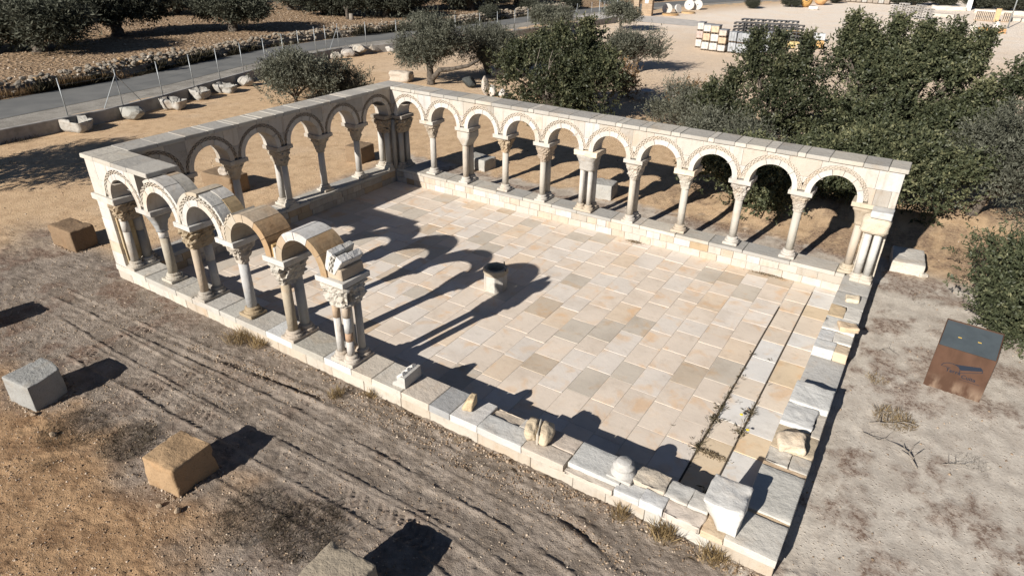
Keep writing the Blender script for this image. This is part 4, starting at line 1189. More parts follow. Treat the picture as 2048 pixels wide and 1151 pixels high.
# ------------------------------------------------------------------ kerb wall, fence, dry stone wall
kw = empty('concrete_kerb_wall', (0, 0, 0)); tag(kw, 'long low grey concrete wall between the road and the sandy garden', 'wall')
def offset(poly, d_):
    out = []
    for i, (x, y) in enumerate(poly):
        a = poly[max(i - 1, 0)]; b_ = poly[min(i + 1, len(poly) - 1)]
        tx, ty = b_[0] - a[0], b_[1] - a[1]; l = math.hypot(tx, ty); out.append((x + ty / l * d_, y - tx / l * d_))
    return out
A_, B_ = offset(KERB, .07), offset(KERB, -.09)
V = []; F = []
for (a, b_) in zip(A_, B_): V += [(a[0], a[1], -.1), (a[0], a[1], .53), (a[0] - .015, a[1], .55), (b_[0] + .015, b_[1], .55), (b_[0], b_[1], .53), (b_[0], b_[1], -.1)]
for i in range(len(KERB) - 1):
    for j in range(5): F.append((i * 6 + j, i * 6 + j + 1, i * 6 + 6 + j + 1, i * 6 + 6 + j))
L_ = (len(KERB) - 1) * 6; F += [(0, 5, 4, 3, 2, 1), tuple(L_ + j for j in range(6))]
link('wall_body', mesh('wall_body', V, F, M_CONC), kw)
fen = empty('wire_fence', (0, 0, 0)); tag(fen, 'fence of thin galvanised posts and wires along the road wall', 'fence')
posts = [(-13.0, -2.55), (-13.05, -.55), (-13.42, 1.28), (-13.92, 3.0), (-14.42, 4.62), (-14.97, 6.28), (-15.4, 7.9), (-15.85, 9.4), (-16.3, 10.8), (-16.72, 12.3), (-16.76, 13.1), (-16.78, 14.05), (-16.2, 15.65), (-15.5, 17.5), (-14.85, 19.6), (-14.3, 21.7), (-13.75, 23.6), (-13.38, 25.1), (-13.1, 26.8), (-12.85, 28.1), (-12.55, 30), (-12.2, 31.9), (-11.9, 33.6), (-11.6, 35.4), (-11.35, 37.1)]
pm = MB().tube([(0, 0, 0), (0, 0, 1.27)], .019, 8).mesh('post', M_GALV, True)
capm = MB().lathe([(.024, 1.265), (.022, 1.285), (.008, 1.295)], 8).mesh('post_cap', M_GALV)
for i, (x, y) in enumerate(posts):
    p = link('post', pm, fen, (x, y, .55)); link('post_cap', capm, p)
def brace(a, b_):
    MB().tube([a, b_], .016, 6).build('brace', M_GALV, fen)
for (x, y) in ((-13.05, -.55), (-16.77, 14.05), (-11.9, 33.6)):
    brace((x, y, 1.65), (x - .03, y - .68, .55)); brace((x, y, 1.65), (x - .15, y + .80, .55))
for z in (.70, 1.15, 1.6, 1.78):
    MB().tube([(x, y, z) for x, y in posts], .0022, 3, False).build('wire', M_GALV, fen)

dw = empty('dry_stone_wall', (0, 0, 0)); tag(dw, 'rough dry stone wall on the field side of the road', 'stone wall')
stm = []
for s_ in range(8):
    bm = boulder((1, .8, .6), 400 + s_, 1, .35); stm.append(bm_mesh('stone', bm, M_ROUGH))
cand = []
y = -7.0
while y < 46:
    xw = float(xat(ROAD_FAR, y)) - .55 
    nrow = 2 if y < 22 else 1
    for lay, (zz, dx) in enumerate(((.18, .12), (.36, .0), (.55, -.12), (.62, -.42))):
        if lay == 0 and rng.random() < .2: continue
        if lay == 3 and rng.random() < .35: continue
        r_ = rng.uniform(.11, .20)
        cand.append((xw + dx + rng.uniform(-.12, .12), y + rng.uniform(-.12, .12), zz + rng.uniform(-.06, .05) - .06, r_))
    y += .19 * rng.uniform(.7, 1.5)
# a tumbled heap of warm stones
for i in range(90):
    yy = rng.gauss(4.6, 1.5); cand.append((float(xat(ROAD_FAR, yy)) - .8 + rng.gauss(0, .35), yy, .42 + rng.uniform(-.1, .30), rng.uniform(.10, .2)))
cand.sort(key=lambda c_: math.hypot(c_[0] - 12.6, c_[1] + 13.5))
restV, restF = [], []; nb = 0
SC = [((.27, .235, .19), .5), ((.20, .18, .15), .35), ((.36, .25, .14), .1), ((.40, .37, .32), .08)]
smesh = [(np.array([v_.co for v_ in me.vertices]), [tuple(p.vertices) for p in me.polygons]) for me in stm]
mrest = MB()
for i, (x, y, z, r_) in enumerate(cand):
    s_ = rng.randrange(8); rx, ry, rz = rng.uniform(-.4, .4), rng.uniform(-.4, .4), rng.uniform(0, 6.28)
    if i < 299: link('stone', stm[s_], dw, (x, y, z), (rx, ry, rz), pick(SC), r_)
    else:
        Rm = np.array((Matrix.Rotation(rz, 3, 'Z') @ Matrix.Rotation(rx, 3, 'X')).to_3x3())
        mrest.add((smesh[s_][0] * r_) @ Rm.T + np.array([x, y, z]), smesh[s_][1])
o = mrest.build('far_stones', M_ROUGH, dw, col=(.25, .215, .17)); o['kind'] = 'stuff'
V = []; F = []
ys = np.arange(-7, 46, 1.0)
for y in ys:
    xw = float(xat(ROAD_FAR, y)) - .6; V += [(xw + .25, y, -.1), (xw + .16, y, .40), (xw - .35, y, .45), (xw - .8, y, -.1)]
for i in range(len(ys) - 1):
    for j in range(3): F.append((i * 4 + j, i * 4 + 4 + j, i * 4 + 5 + j, i * 4 + 1 + j))
link('rubble_core', mesh('rubble_core', V, [f[::-1] for f in F], M_ROUGH), dw, col=(.20, .17, .135))

# ------------------------------------------------------------------ trees and plants
def leaves_np(P, D, L, Wd, rg, tint=None):
    n = len(P)
    D = D / (np.linalg.norm(D, axis=1, keepdims=True) + 1e-9)
    s = np.cross(D, rg.normal(size=(n, 3))); s /= (np.linalg.norm(s, axis=1, keepdims=True) + 1e-9)
    L = np.asarray(L).reshape(-1, 1) * rg.uniform(.75, 1.25, (n, 1)); Wd = L * Wd
    mid = P + D * L * .55
    V = np.stack([P, mid + s * Wd / 2, P + D * L, mid - s * Wd / 2], 1).reshape(-1, 3)
    Q = np.arange(4 * n).reshape(n, 4)
    t = rg.random(n) if tint is None else tint
    return V, Q, np.repeat(t, 4)
def crown(seed, lobes, shoots, per, leaf, wid, shoot, up=.5, outw=.8, thr=-.15, shell=.3, fr=1.3, stiff=.6, clump=.17, cn=16, spires=()):
    """leaves on shoots, shoots gathered in clumps, clumps spread through and over the lobes"""
    rg = np.random.default_rng(seed)
    lob = np.array(lobes, float); w = lob[:, 3] * lob[:, 4] + lob[:, 4] * lob[:, 5] + lob[:, 3] * lob[:, 5]; w = w ** .8; w /= w.sum()
    nc = int(shoots / cn * 2.2)
    li = rg.choice(len(lob), nc, p=w)
    d = rg.normal(size=(nc, 3)); d /= np.linalg.norm(d, axis=1, keepdims=True)
    CP = lob[li, :3] + d * (rg.random(nc) ** shell)[:, None] * lob[li, 3:] * .97
    keep = (fbm(CP * fr + seed, seed, 3) > thr) & (CP[:, 2] > .15)
    CP, d = CP[keep], d[keep]
    k0 = max(1, int(shoots / cn)); CP, d = CP[:k0], d[:k0]; nc = len(CP)
    sz = rg.uniform(.55, 1.5, nc)
    if len(spires):
        ex = []; es = []
        for (x, y, z, h, q0) in spires:
            for j in range(9):
                t_ = j / 8; ex.append((x + q0 * t_ + rg.normal() * .03, y + rg.normal() * .03, z + h * t_)); es.append(.75 - .5 * t_)
        CP = np.concatenate([CP, np.array(ex)]); d = np.concatenate([d, np.tile([[0, 0, .4]], (len(ex), 1))]); sz = np.concatenate([sz, es]); nc = len(CP)
    ci = rg.integers(0, nc, shoots); n = shoots
    q = rg.normal(size=(n, 3)) * np.array([1, 1, .75])
    P = CP[ci] + q * (clump * sz[ci])[:, None]
    P[:, 2] = np.maximum(P[:, 2], .08)
    qn = q / (np.linalg.norm(q, axis=1, keepdims=True) + 1e-6)
    sd_ = d[ci] * outw * .6 + qn * .55 + np.array([0, 0, up]) + rg.normal(size=(n, 3)) * .25
    sd_ /= np.linalg.norm(sd_, axis=1, keepdims=True)
    SL = shoot * rg.uniform(.4, 1.5, (n, 1))
    t = (np.arange(per) + .5) / per
    PP = (P[:, None, :] + sd_[:, None, :] * (SL[:, None, :] * t[None, :, None])).reshape(-1, 3)
    LD = np.repeat(sd_, per, 0) * stiff + rg.normal(size=(n * per, 3)) * .55
    ct = rg.random(nc) ** 1.5
    st_ = np.repeat(ct[ci] * .6 + rg.random(n) * .4, per)
    tint = np.clip(st_ * .5 + rg.random(n * per) * .28 + np.tile(t, n) * .25, 0, 1)
    return leaves_np(PP, LD, np.full(n * per, leaf), wid, rg, tint)
def crown_mesh(mat, *a, **k_):
    V, Q, t = crown(*a, **k_)
    return quads('crown', V, Q, mat, False, dict(tint=t))
def limb_paths(seed, h, r0, lobes, lean=(0, 0), fork=.4, twigs=3):
    rg = random.Random(seed); m = MB()
    top = (lean[0], lean[1], h)
    pts = []; rad = []
    for i in range(6):
        t = i / 5
        pts.append((lean[0] * t ** 1.3 + rg.uniform(-.04, .04) * r0 * 6, lean[1] * t ** 1.3 + rg.uniform(-.04, .04) * r0 * 6, h * t - .06 * (i == 0)))
        rad.append(r0 * (1.5 if i == 0 else 1.15 - .35 * t))
    m.tube(pts, rad, 9)
    for (cx_, cy_, cz_, rx, ry, rz) in lobes:
        for q in range(twigs):
            b0 = np.array(pts[rg.choice([3, 4, 5])]); e = np.array((cx_ + rg.uniform(-.6, .6) * rx, cy_ + rg.uniform(-.6, .6) * ry, cz_ + rg.uniform(-.3, .35) * rz))
            mid = (b0 + e) / 2 + np.array([rg.uniform(-.12, .12), rg.uniform(-.12, .12), .08])
            m.tube([b0, b0 * .7 + mid * .3 + np.array([0, 0, .02]), mid, e], [r0 * .55, r0 * .45, r0 * .3, r0 * .08], 6)
    return m
def tree(name, loc, rz, trunk_me, crown_me, label, cat, group=None, scale=1.0):
    t = empty(name, loc, rz); t.scale = (scale,) * 3 if isinstance(scale, (int, float)) else scale
    tag(t, label, cat, group)
    link('trunk', trunk_me, t); link('crown', crown_me, t)
    return t
GO = 'olive trees in the sandy garden'
# near olives (each its own crown)
lb = [(.0, .0, 1.25, 1.0, .9, .75), (.7, .6, 1.05, .8, .7, .6), (-.5, .5, 1.1, .8, .7, .7), (-.3, -.5, .85, .7, .6, .6)]
tree('olive_bush', (-9.55, 4.6, .08), 0, limb_paths(1, .35, .07, lb).mesh('trunk', M_BARK, True), crown_mesh(M_OLIVE, 201, lb, 2600, 8, .12, .28, .30, .75, .6, -.12), 'grey-green olive bush behind the left arcade coping, hiding part of the road', 'olive tree', GO)
lb = [(.0, .0, .75, .9, .8, .6), (-.7, -.3, .7, .8, .6, .6), (.7, .3, .65, .6, .6, .5)]
tree('olive_bush', (-9.2, 6.6, .08), 0, limb_paths(2, .25, .06, lb).mesh('trunk', M_BARK, True), crown_mesh(M_OLIVE, 202, lb, 2000, 8, .12, .26, .30, .9, .6, -.12), 'lower olive bush with upright shoots just left of the back corner of the arcades', 'olive tree', GO)
lb = [(-.35, .1, 2.05, 1.15, 1.05, .95), (.55, .3, 1.95, .85, .9, .8), (-.9, -.1, 1.45, .65, .6, .55)]
m = limb_paths(3, 1.15, .16, lb, (-.08, .05))
m.tube([(.1, 0, .35), (.45, .1, .75), (1.1, .25, .85), (1.7, .6, 1.0), (2.1, .9, 1.25)], [.14, .12, .09, .08, .06], 8)
tree('olive_tree', (-7.42, 10.75, .08), 0, m.mesh('trunk', M_BARK, True), crown_mesh(M_OLIVE, 203, lb, 3800, 8, .12, .26, .28, .35, .7, -.10), 'upright olive with a forked dark trunk behind the back left corner of the arcades', 'olive tree', GO)
lb = [(-.5, -.1, 1.55, 1.25, 1.0, .85), (.6, .1, 1.35, .9, .9, .75)]
m = limb_paths(4, 1.0, .13, lb, (-.75, .0))
tree('olive_tree', (-6.55, 14.35, .08), 0, m.mesh('trunk', M_BARK, True), crown_mesh(M_OLIVE, 204, lb, 3600, 8, .12, .26, .28, .35, .7, -.10), 'olive with a trunk leaning left, beside the dark carob', 'olive tree', GO)
lb = [(0, 0, 1.3, 1.3, 1.0, .5), (-.8, 0, 1.25, .7, .6, .4)]
tree('olive_tree', (-11.3, 28.9, .08), 0, limb_paths(5, .75, .1, lb).mesh('trunk', M_BARK, True), crown_mesh(M_OLIVE, 205, lb, 1700, 8, .15, .26, .30, .45, .7, -.1), 'flat topped olive near the kerb wall, above the dark carob', 'olive tree', GO)
lb = [(-.2, 0, 1.25, 1.0, .9, .65), (.75, .1, 1.25, .55, .5, .6), (-.9, 0, 1.05, .6, .6, .5)]
tree('olive_tree', (-1.0, 19.55, .08), 0, limb_paths(6, .75, .13, lb).mesh('trunk', M_BARK, True), crown_mesh(M_OLIVE, 206, lb, 2200, 8, .13, .26, .34, .8, .6, -.08), 'small olive casting a shadow on the sand right of the dark carob', 'olive tree', GO)
lb = [(0, 0, 1.25, .95, .8, .5), (.5, 0, 1.15, .6, .6, .4)]
tree('olive_tree', (-8.65, 34.4, .08), 0, limb_paths(7, .7, .09, lb).mesh('trunk', M_BARK, True), crown_mesh(M_OLIVE, 207, lb, 900, 8, .17, .28, .30, .4, .7, -.05), 'tiny pale trunked olive standing alone near the gateway', 'olive tree', GO)
lb = [(0, 0, .9, .65, .6, .75), (.75, -.3, .75, .7, .6, .6), (1.55, -.6, .9, .7, .6, .8), (-.5, .2, .6, .5, .5, .5)]
tree('olive_bush', (4.75, 9.6, .06), 0, limb_paths(8, .3, .05, lb).mesh('trunk', M_BARK, True), crown_mesh(M_OLIVE, 208, lb, 2800, 8, .10, .26, .32, .9, .5, -.12), 'grey-green bush behind the middle of the long arcade coping, in front of the tall carob', 'bush')
lb = [(0, 0, .8, .8, .6, .8), (1.1, -.5, .7, .8, .6, .75), (2.0, -.9, .5, .6, .5, .6)]
tree('olive_bush', (7.1, 6.6, .06), 0, limb_paths(9, .3, .05, lb).mesh('trunk', M_BARK, True), crown_mesh(M_OLIVE, 209, lb, 2800, 8, .10, .26, .32, .9, .5, -.10), 'grey spiky bush right against the rear of the long arcade, below the tall carob', 'bush')
# carobs
lb = [(-1.3, -.3, 1.3, 1.25, 1.1, 1.2), (.2, .2, 2.2, 1.3, 1.2, 1.0), (1.25, .2, 1.8, 1.2, 1.1, 1.0), (.2, -.5, 1.1, 1.35, 1.0, 1.0), (-1.0, .1, 2.0, 1.0, .9, .75), (1.5, .3, 1.2, 1.0, .9, .9), (1.1, .2, 2.75, .45, .4, .5)]
m = limb_paths(11, .8, .17, lb, (0, 0), .4, 4)
GC = 'carob trees behind the long arcade'
tree('carob_tree', (.35, 8.6, .06), 0, m.mesh('trunk', M_BARK, True), crown_mesh(M_CAROB, 211, lb, 5200, 12, 0.106, .46, 0.299, .50, .9, .03, .16, 1.7, .45, .19, 36, spires=[(1.1, .1, 2.5, 1.0, .1), (.1, .2, 2.6, .6, -.05), (-.6, .2, 2.3, .6, -.1), (1.9, .1, 1.9, .7, .2), (-1.7, 0, 1.8, .7, -.1)]), 'dark round carob rising behind the left half of the long arcade', 'carob tree', GC)
m = MB()
rgt = random.Random(5)
for i in range(6):
    a = np.array([rgt.uniform(-.3, .9), rgt.uniform(-1.5, -1.1), rgt.uniform(1.2, 2.2)]); b_ = a + np.array([rgt.uniform(-.3, .3), rgt.uniform(-.1, .05), rgt.uniform(.2, .7)])
    m.tube([a, (a + b_) / 2 + np.array([rgt.uniform(-.12, .12), 0, 0]), b_], [.013, .011, .005], 5)
m.build('bare_branches', M_TWIG, bpy.data.objects['carob_tree'])
lbA = [(-.1, 0, 1.6, 1.2, 1.1, 1.0), (-.5, .2, 2.5, .7, .6, .7), (-.7, 0, 2.95, .28, .28, .55), (.15, .2, 3.0, .28, .28, .5), (.6, .3, 2.7, .35, .35, .55), (.7, .1, 1.9, .9, .9, .9), (-1.3, .1, 1.3, .8, .7, .8), (-1.9, .3, 1.3, .35, .35, .55)]
tree('carob_tree', (8.3, 8.3, .06), 0, limb_paths(12, .7, .12, lbA, (0, 0), .4, 3).mesh('trunk', M_BARK, True), crown_mesh(M_CAROB, 212, lbA, 2500, 12, 0.097, .46, 0.276, .50, .9, .10, .16, 1.9, .45, .19, 36, spires=[(-.75, 0, 2.5, 1.2, -.1), (-.2, 0, 2.7, 1.0, .1), (.5, .2, 2.6, 1.0, .15), (-1.9, .2, 1.1, .9, -.1), (-1.4, 0, 1.6, .9, .1), (.15, -.2, 1.9, 1.1, 0)]), 'loose carob with separate upright sprays, left of the biggest carob', 'carob tree', GC)
lbB = [(-.9, 0, 2.6, 1.55, 1.3, 1.25), (.8, .2, 2.6, 1.6, 1.4, 1.2), (0, -.8, 1.6, 2.0, 1.3, 1.3), (0, 0, 3.1, 1.3, 1.1, .75), (2.0, .2, 1.7, 1.3, 1.2, 1.1), (-1.6, .2, 3.4, .55, .5, .75), (-.5, .5, 4.0, .40, .4, .7), (-.1, .3, 3.6, .8, .7, .6), (.9, .2, 3.75, .4, .4, .55), (1.6, .3, 3.6, .5, .45, .6), (2.9, .3, 2.9, .45, .4, .85), (3.3, .3, 2.2, .7, .6, .7), (-1.9, -.3, 1.6, 1.1, 1.0, 1.1)]
tree('carob_tree', (11.55, 9.4, .06), 0, limb_paths(13, 1.0, .2, lbB, (0, 0), .4, 4).mesh('trunk', M_BARK, True), crown_mesh(M_CAROB, 213, lbB, 10500, 12, 0.101, .46, 0.299, .50, .9, .02, .16, 1.5, .45, .19, 36, spires=[(-1.7, .2, 3.3, 1.3, .1), (-.55, .4, 3.5, 1.1, .12), (-1.1, .3, 3.2, 1.2, -.1), (.2, .3, 3.5, 1.0, .1), (.95, .2, 3.3, 1.3, .1), (1.6, .2, 3.1, 1.3, .2), (2.6, .2, 2.3, 1.7, .5), (3.4, .2, 1.6, 1.5, .5), (3.7, .1, 1.2, 1.0, .6), (0, -.6, 2.4, 1.0, 0), (1.9, -.6, 2.0, 1.0, .1)]), 'biggest carob, a broad ragged dark crown at the upper right', 'carob tree', GC, (1.0, 1.0, .91))
lbC = [(0, 0, 1.0, 1.3, .9, .8), (1.5, -.2, 1.1, 1.1, .9, .95), (-1.3, .1, .75, .9, .7, .6), (.9, .2, 1.5, .9, .8, .7)]
tree('carob_tree', (11.3, 5.6, .08), 0, limb_paths(14, .6, .13, lbC, (0, 0), .4, 3).mesh('trunk', M_BARK, True), crown_mesh(M_CAROB, 214, lbC, 4400, 12, 0.092, .46, 0.27, .50, .9, .12, .16, 1.8, .45, .19, 36), 'low dark carob right behind the right end of the long arcade', 'carob tree', GC)
lbD = [(0, 0, .9, .75, .55, .75), (-.8, .1, .85, .6, .5, .65), (.75, 0, .8, .5, .5, .6)]
tree('carob_tree', (9.0, 3.4, .1), 0, limb_paths(15, .45, .12, lbD, (0, 0), .4, 3).mesh('trunk', M_BARK, True), crown_mesh(M_CAROB, 215, lbD, 2310, 12, 0.087, .46, 0.253, .50, .9, .03, .16, 2.0, .45, .19, 36), 'dark low carob seen through the right-hand arches of the long arcade', 'carob tree', GC)
# right edge
lb = [(.6, .2, 1.9, 1.2, 1.0, .9), (1.4, -.5, 1.4, 1.2, 1.0, 1.0), (.1, .6, 1.6, .8, .8, .7), (2.2, -.3, 1.9, 1.2, 1.0, 1.0)]
tree('olive_tree', (14.1, 5.85, .18), 0, limb_paths(16, .85, .12, lb, (.35, .1), .4, 3).mesh('trunk', M_BARK, True), crown_mesh(M_OLIVE, 216, lb, 6000, 8, .10, .26, .28, .4, .7, -.10), 'olive with a leaning grey trunk on a pale mound at the right edge', 'olive tree', GO)
lb = [(0, 0, .85, 1.0, .9, .75), (.2, 1.0, 1.0, 1.0, .9, .85), (-.15, 1.9, .9, .75, .8, .75), (1.0, .8, 1.3, 1.0, 1.0, .9), (.2, -.45, .75, .6, .5, .5)]
tree('carob_tree', (15.25, -.75, .06), 0, limb_paths(17, .5, .1, lb, (0, 0), .4, 3).mesh('trunk', M_BARK, True), crown_mesh(M_CAROB, 217, lb, 7350, 12, 0.069, .46, 0.22999999999999998, .50, .9, .03, .16, 2.0, .45, .19, 36), 'near carob bush at the right edge overhanging the rusty lectern', 'carob tree')
# trees left of the picture whose shade falls into it
lb = [(0, 0, 2.3, 1.6, 1.5, 1.0), (-1.2, .3, 2.0, 1.1, 1.0, .8)]
tree('olive_tree', (-9.6, -9.0, .08), 0, limb_paths(20, 1.3, .18, lb).mesh('trunk', M_BARK, True), crown_mesh(M_OLIVE, 220, lb, 2600, 8, .14, .26, .3, .4, .7, -.1), 'olive outside the left edge whose shade falls on the sand', 'olive tree', GO)
# russet shrub
lb = [(0, 0, .7, .5, .45, .7), (.25, 0, .5, .4, .4, .45)]
tree('russet_shrub', (.9, 13.75, .08), 0, limb_paths(18, .3, .03, lb, (0, 0), .4, 6).mesh('trunk', M_BARK, True), crown_mesh(M_RUSSET, 218, lb, 460, 7, .10, .42, .26, .6, .7, -.2, .5, 2, .4), 'thin autumn coloured shrub at the right foot of the round carob', 'shrub')
lb = [(0, 0, .8, .5, .4, .55), (.7, .2, 1.15, .3, .25, .3)]
tree('russet_shrub', (4.1, 11.6, .08), 0, limb_paths(19, .3, .03, lb, (0, 0), .4, 6).mesh('trunk', M_BARK, True), crown_mesh(M_RUSSET, 219, lb, 200, 7, .09, .42, .26, .7, .7, -.2, .5, 2, .4), 'sparse reddish shrub sticking up beside the grey rock and grey-green bush', 'shrub')

# field trees: a few crown shapes shared by copies
FLB = [[(0, 0, 1.5, 2.0, 1.7, .95), (-1.2, .4, 1.4, 1.2, 1.2, .85), (1.1, -.2, 1.35, 1.2, 1.1, .8)],
       [(0, 0, 1.8, 1.7, 1.6, .85), (1.2, .5, 1.6, 1.1, 1.1, .7), (-1.0, -.4, 1.6, 1.1, 1.1, .7)],
       [(0, 0, 1.5, 1.5, 1.4, 1.15), (.6, .6, 1.6, 1.1, 1.0, 1.0), (-.7, -.2, 1.2, 1.1, 1.1, .95)]]
FC = [crown_mesh(M_DARKL, 231 + i, FLB[i], 4200, 6, .20, .28, .36, .4, .8, -.14, .40) for i in range(3)]
FT = [limb_paths(31 + i, .85 if i < 2 else .5, .24, FLB[i], (.3 * (i - 1), 0), .4, 3).mesh('trunk', M_BARK, True) for i in range(3)]
GF = 'trees in the field across the road'
fld = [(-29.7, 4.3, 0, 1.18, 0.3, 'broad olive nearest the left edge, behind the stone wall'), (-32.5, 10.2, 1, 1.22, 1.2, 'olive with a slanting dark trunk, second in the front row of the field'), (-28.8, 16.0, 1, 1.05, 2.9, 'olive with a stout bare trunk behind the middle of the stone wall'),
       (-40.6, 19.2, 2, 1.15, .5, 'dense dark round tree behind the first two field olives'), (-36.6, 27.6, 1, .95, 2.1, 'thin olive with a forked trunk cut by the top edge'), (-31.2, 26.6, 2, 1.1, 3.0, 'dense dark bush left of the small bare stump tree'),
       (-26.6, 28.5, 0, 1.10, 4.0, 'large dark olive above the upright garden olive'), (-24.4, 37.4, 0, 1.25, .9, 'wide dark olive beyond the road above the leaning garden olive'), (-24.2, 44.5, 1, .95, 1.7, 'sparse olive by the road above the round carob'),
       (-51, 14.8, 0, 1.25, 2.2, 'dark olive at the top left, second row'), (-33.5, -1.5, 0, 1.2, 5.0, 'olive mostly outside the left edge of the picture'), (-44, 6.5, 1, 1.25, .2, 'dark olive in the second row above the broad left olive'),
       (-47, 25, 0, 1.25, 4.4, 'dark olive in the second row, above the slanting trunk'), (-58, 22, 2, 1.3, 1.5, 'dark tree in the third row at the top left'), (-28.5, 33.0, 2, 1.2, .4, 'dense dark tree between the large and the wide olives over the road'),
       (-29, 42, 0, 1.15, 2.5, 'dark olive behind the wide olive by the road'), (-27, 51, 1, 1.0, 3.5, 'far olive along the road, left of the gateway'), (-24, 57, 1, 1.0, 5.2, 'furthest small olive along the road before the gateway')]
for i, (x, y, kd, sc, rz, lab) in enumerate(fld):
    tree('field_tree', (x, y, .28), rz, FT[kd], FC[kd], lab, 'olive tree' if kd < 2 else 'tree', GF, (sc * 1.2, sc * 1.2, sc * .98))
rgf = random.Random(77)
k_ = 0
for ix in range(7):
    for iy in range(9):
        x, y = -62 - ix * 11 + rgf.uniform(-3, 3), -8 + iy * 12 + rgf.uniform(-3, 3)
        if k_ < 40: tree('field_tree', (x, y, .3), rgf.uniform(0, 6), FT[k_ % 3], FC[k_ % 3], 'olive tree far out in the field across the road', 'olive tree', GF, rgf.uniform(1.1, 1.4)); k_ += 1
# small stump tree
t = empty('stump_tree', (-27.7, 25.6, .25)); tag(t, 'small bare stump tree with a pale cut trunk at the field edge', 'tree')
m = MB(); m.tube([(0, 0, 0), (-.1, 0, .5), (-.05, 0, .85), (.2, 0, 1.25)], [.2, .14, .1, .05], 7); m.tube([(-.1, 0, .5), (-.4, 0, 1.1)], [.09, .04], 6); m.build('trunk', M_BARK, t, smooth=True)
m = MB(); m.tube([(.45, -.1, 0), (.40, -.1, .55)], [.22, .16], 8); m.build('cut_trunk', M_TWIG, t, smooth=True)
V, Q, tt = crown(240, [(.15, 0, 1.3, .45, .4, .35)], 90, 7, .18, .28, .3); link('crown', quads('crown', V, Q, M_DARKL, False, dict(tint=tt)), t)

# grasses ---------------------------------------------------------------
def blades(seed, n, fx, hmin, hmax, wid, lean=.5, hn=0.0):
    """fx(rg,n) -> root positions; thin two-quad blades"""
    rg = np.random.default_rng(seed); P = fx(rg, n); n = len(P)
    d = rg.normal(size=(n, 3)) * lean; d[:, 2] = np.abs(d[:, 2]) + 1.0; d /= np.linalg.norm(d, axis=1, keepdims=True)
    h = rg.uniform(hmin, hmax, n)
    if hn: h = h * np.clip(.75 + hn * fbm(P * np.array([2, .9, 1.]), seed, 3) * 2.2, .15, 2)
    return leaves_np(P, d, h, wid, rg)
def tuft(loc, r_, h, n, seed, label, mat=None, lean=.7, name='grass_tuft', cat='grass tuft', group=None, wid=.035, z=0.0):
    def fx(rg, n):
        a = rg.uniform(0, 6.283, n); q = r_ * np.sqrt(rg.random(n)) * .55
        return np.stack([q * np.cos(a), q * np.sin(a), np.full(n, z)], 1)
    V, Q, t = blades(seed, n, fx, h * .5, h, wid, lean)
    return tag(link(name, quads(name, V, Q, mat or M_DRYG, False, dict(tint=t)), None, loc), label, cat, group)
GT = 'dry grass tufts along the front wall'
tuft((3.55, -8.02, .10), .42, .24, 420, 501, 'widest dry tuft, below the third and fourth front columns', lean=1.2, group=GT)
tuft((3.95, -7.95, .10), .28, .24, 200, 511, 'yellow dry grass leaning on the wall right of the widest tuft', group=GT, lean=1.0)
tuft((6.08, -8.22, .10), .20, .20, 190, 502, 'round brown tuft on the edge of the rut', M_DRYG, group=GT, lean=.9)
tuft((6.55, -7.93, .10), .14, .20, 90, 503, 'orange grass tuft against the wall just right of the last front column', group=GT)
tuft((8.25, -8.0, .10), .14, .11, 70, 504, 'short grass at the wall foot below the tan wedge stone', group=GT, lean=1.0)
tuft((10.72, -7.98, .10), .20, .22, 150, 505, 'golden tuft at the wall foot below the round column base', group=GT)
tuft((11.28, -8.0, .10), .26, .27, 240, 506, 'tall golden tuft left of the big corner block', group=GT)
tuft((11.85, -7.97, .10), .26, .22, 230, 507, 'golden tuft at the foot of the corner block', group=GT)
tuft((12.05, -8.0, .10), .22, .14, 110, 508, 'low straw tuft by the outer front corner', group=GT, lean=1.1)
# dark dry scrub
GS = 'patches of dark dry scrub on the ground'
def scrub(loc, r_, h, n, seed, label, mat=None): tuft(loc, r_ * 2.0, h, int(n * 1.7), seed, label, mat or M_SCRUB, 1.9, 'dry_scrub', 'dry scrub', GS, .05)
scrub((3.55, -10.82, .10), .42, .10, 1000, 521, 'dark scrub patch between the grey and the golden blocks, upper left part')
scrub((4.45, -10.55, .10), .36, .11, 900, 522, 'dark scrub clump just left of the golden block')
scrub((7.0, -10.45, .10), 0.42, .10, 1100, 523, 'dark scrub patch right of the golden block')
scrub((7.7, -10.25, .10), .42, .11, 1200, 524, 'dark scrub beside the pale tan block at the bottom edge')
scrub((3.95, -11.4, .10), .14, .06, 200, 525, 'small scrub sprig on the sand at the left edge')
scrub((2.2, -10.35, .10), .12, .05, 120, 529, 'thin scrub beside the grey block')
scrub((13.35, -4.05, .10), .26, .12, 420, 526, 'brown scrub under the pale dead branch on the right', M_DRYG)
scrub((13.0, -3.1, .10), .14, .10, 120, 527, 'scrub near the smooth grey slab of the right wall', M_DRYG)
scrub((14.35, -4.45, .10), .18, .05, 200, 528, 'dark scrub at the right edge, below the rusty lectern')
scrub((13.5, .35, .10), .30, .05, 220, 530, 'thin dead scrub between the low slab block and the lectern')
scrub((14.15, 3.2, .10), .38, .10, 420, 531, 'grey scrub strip before the leaning olive')
scrub((-13.0, -4.3, .10), .55, .18, 420, 532, 'grey-green scrub under the kerb wall at the left edge')
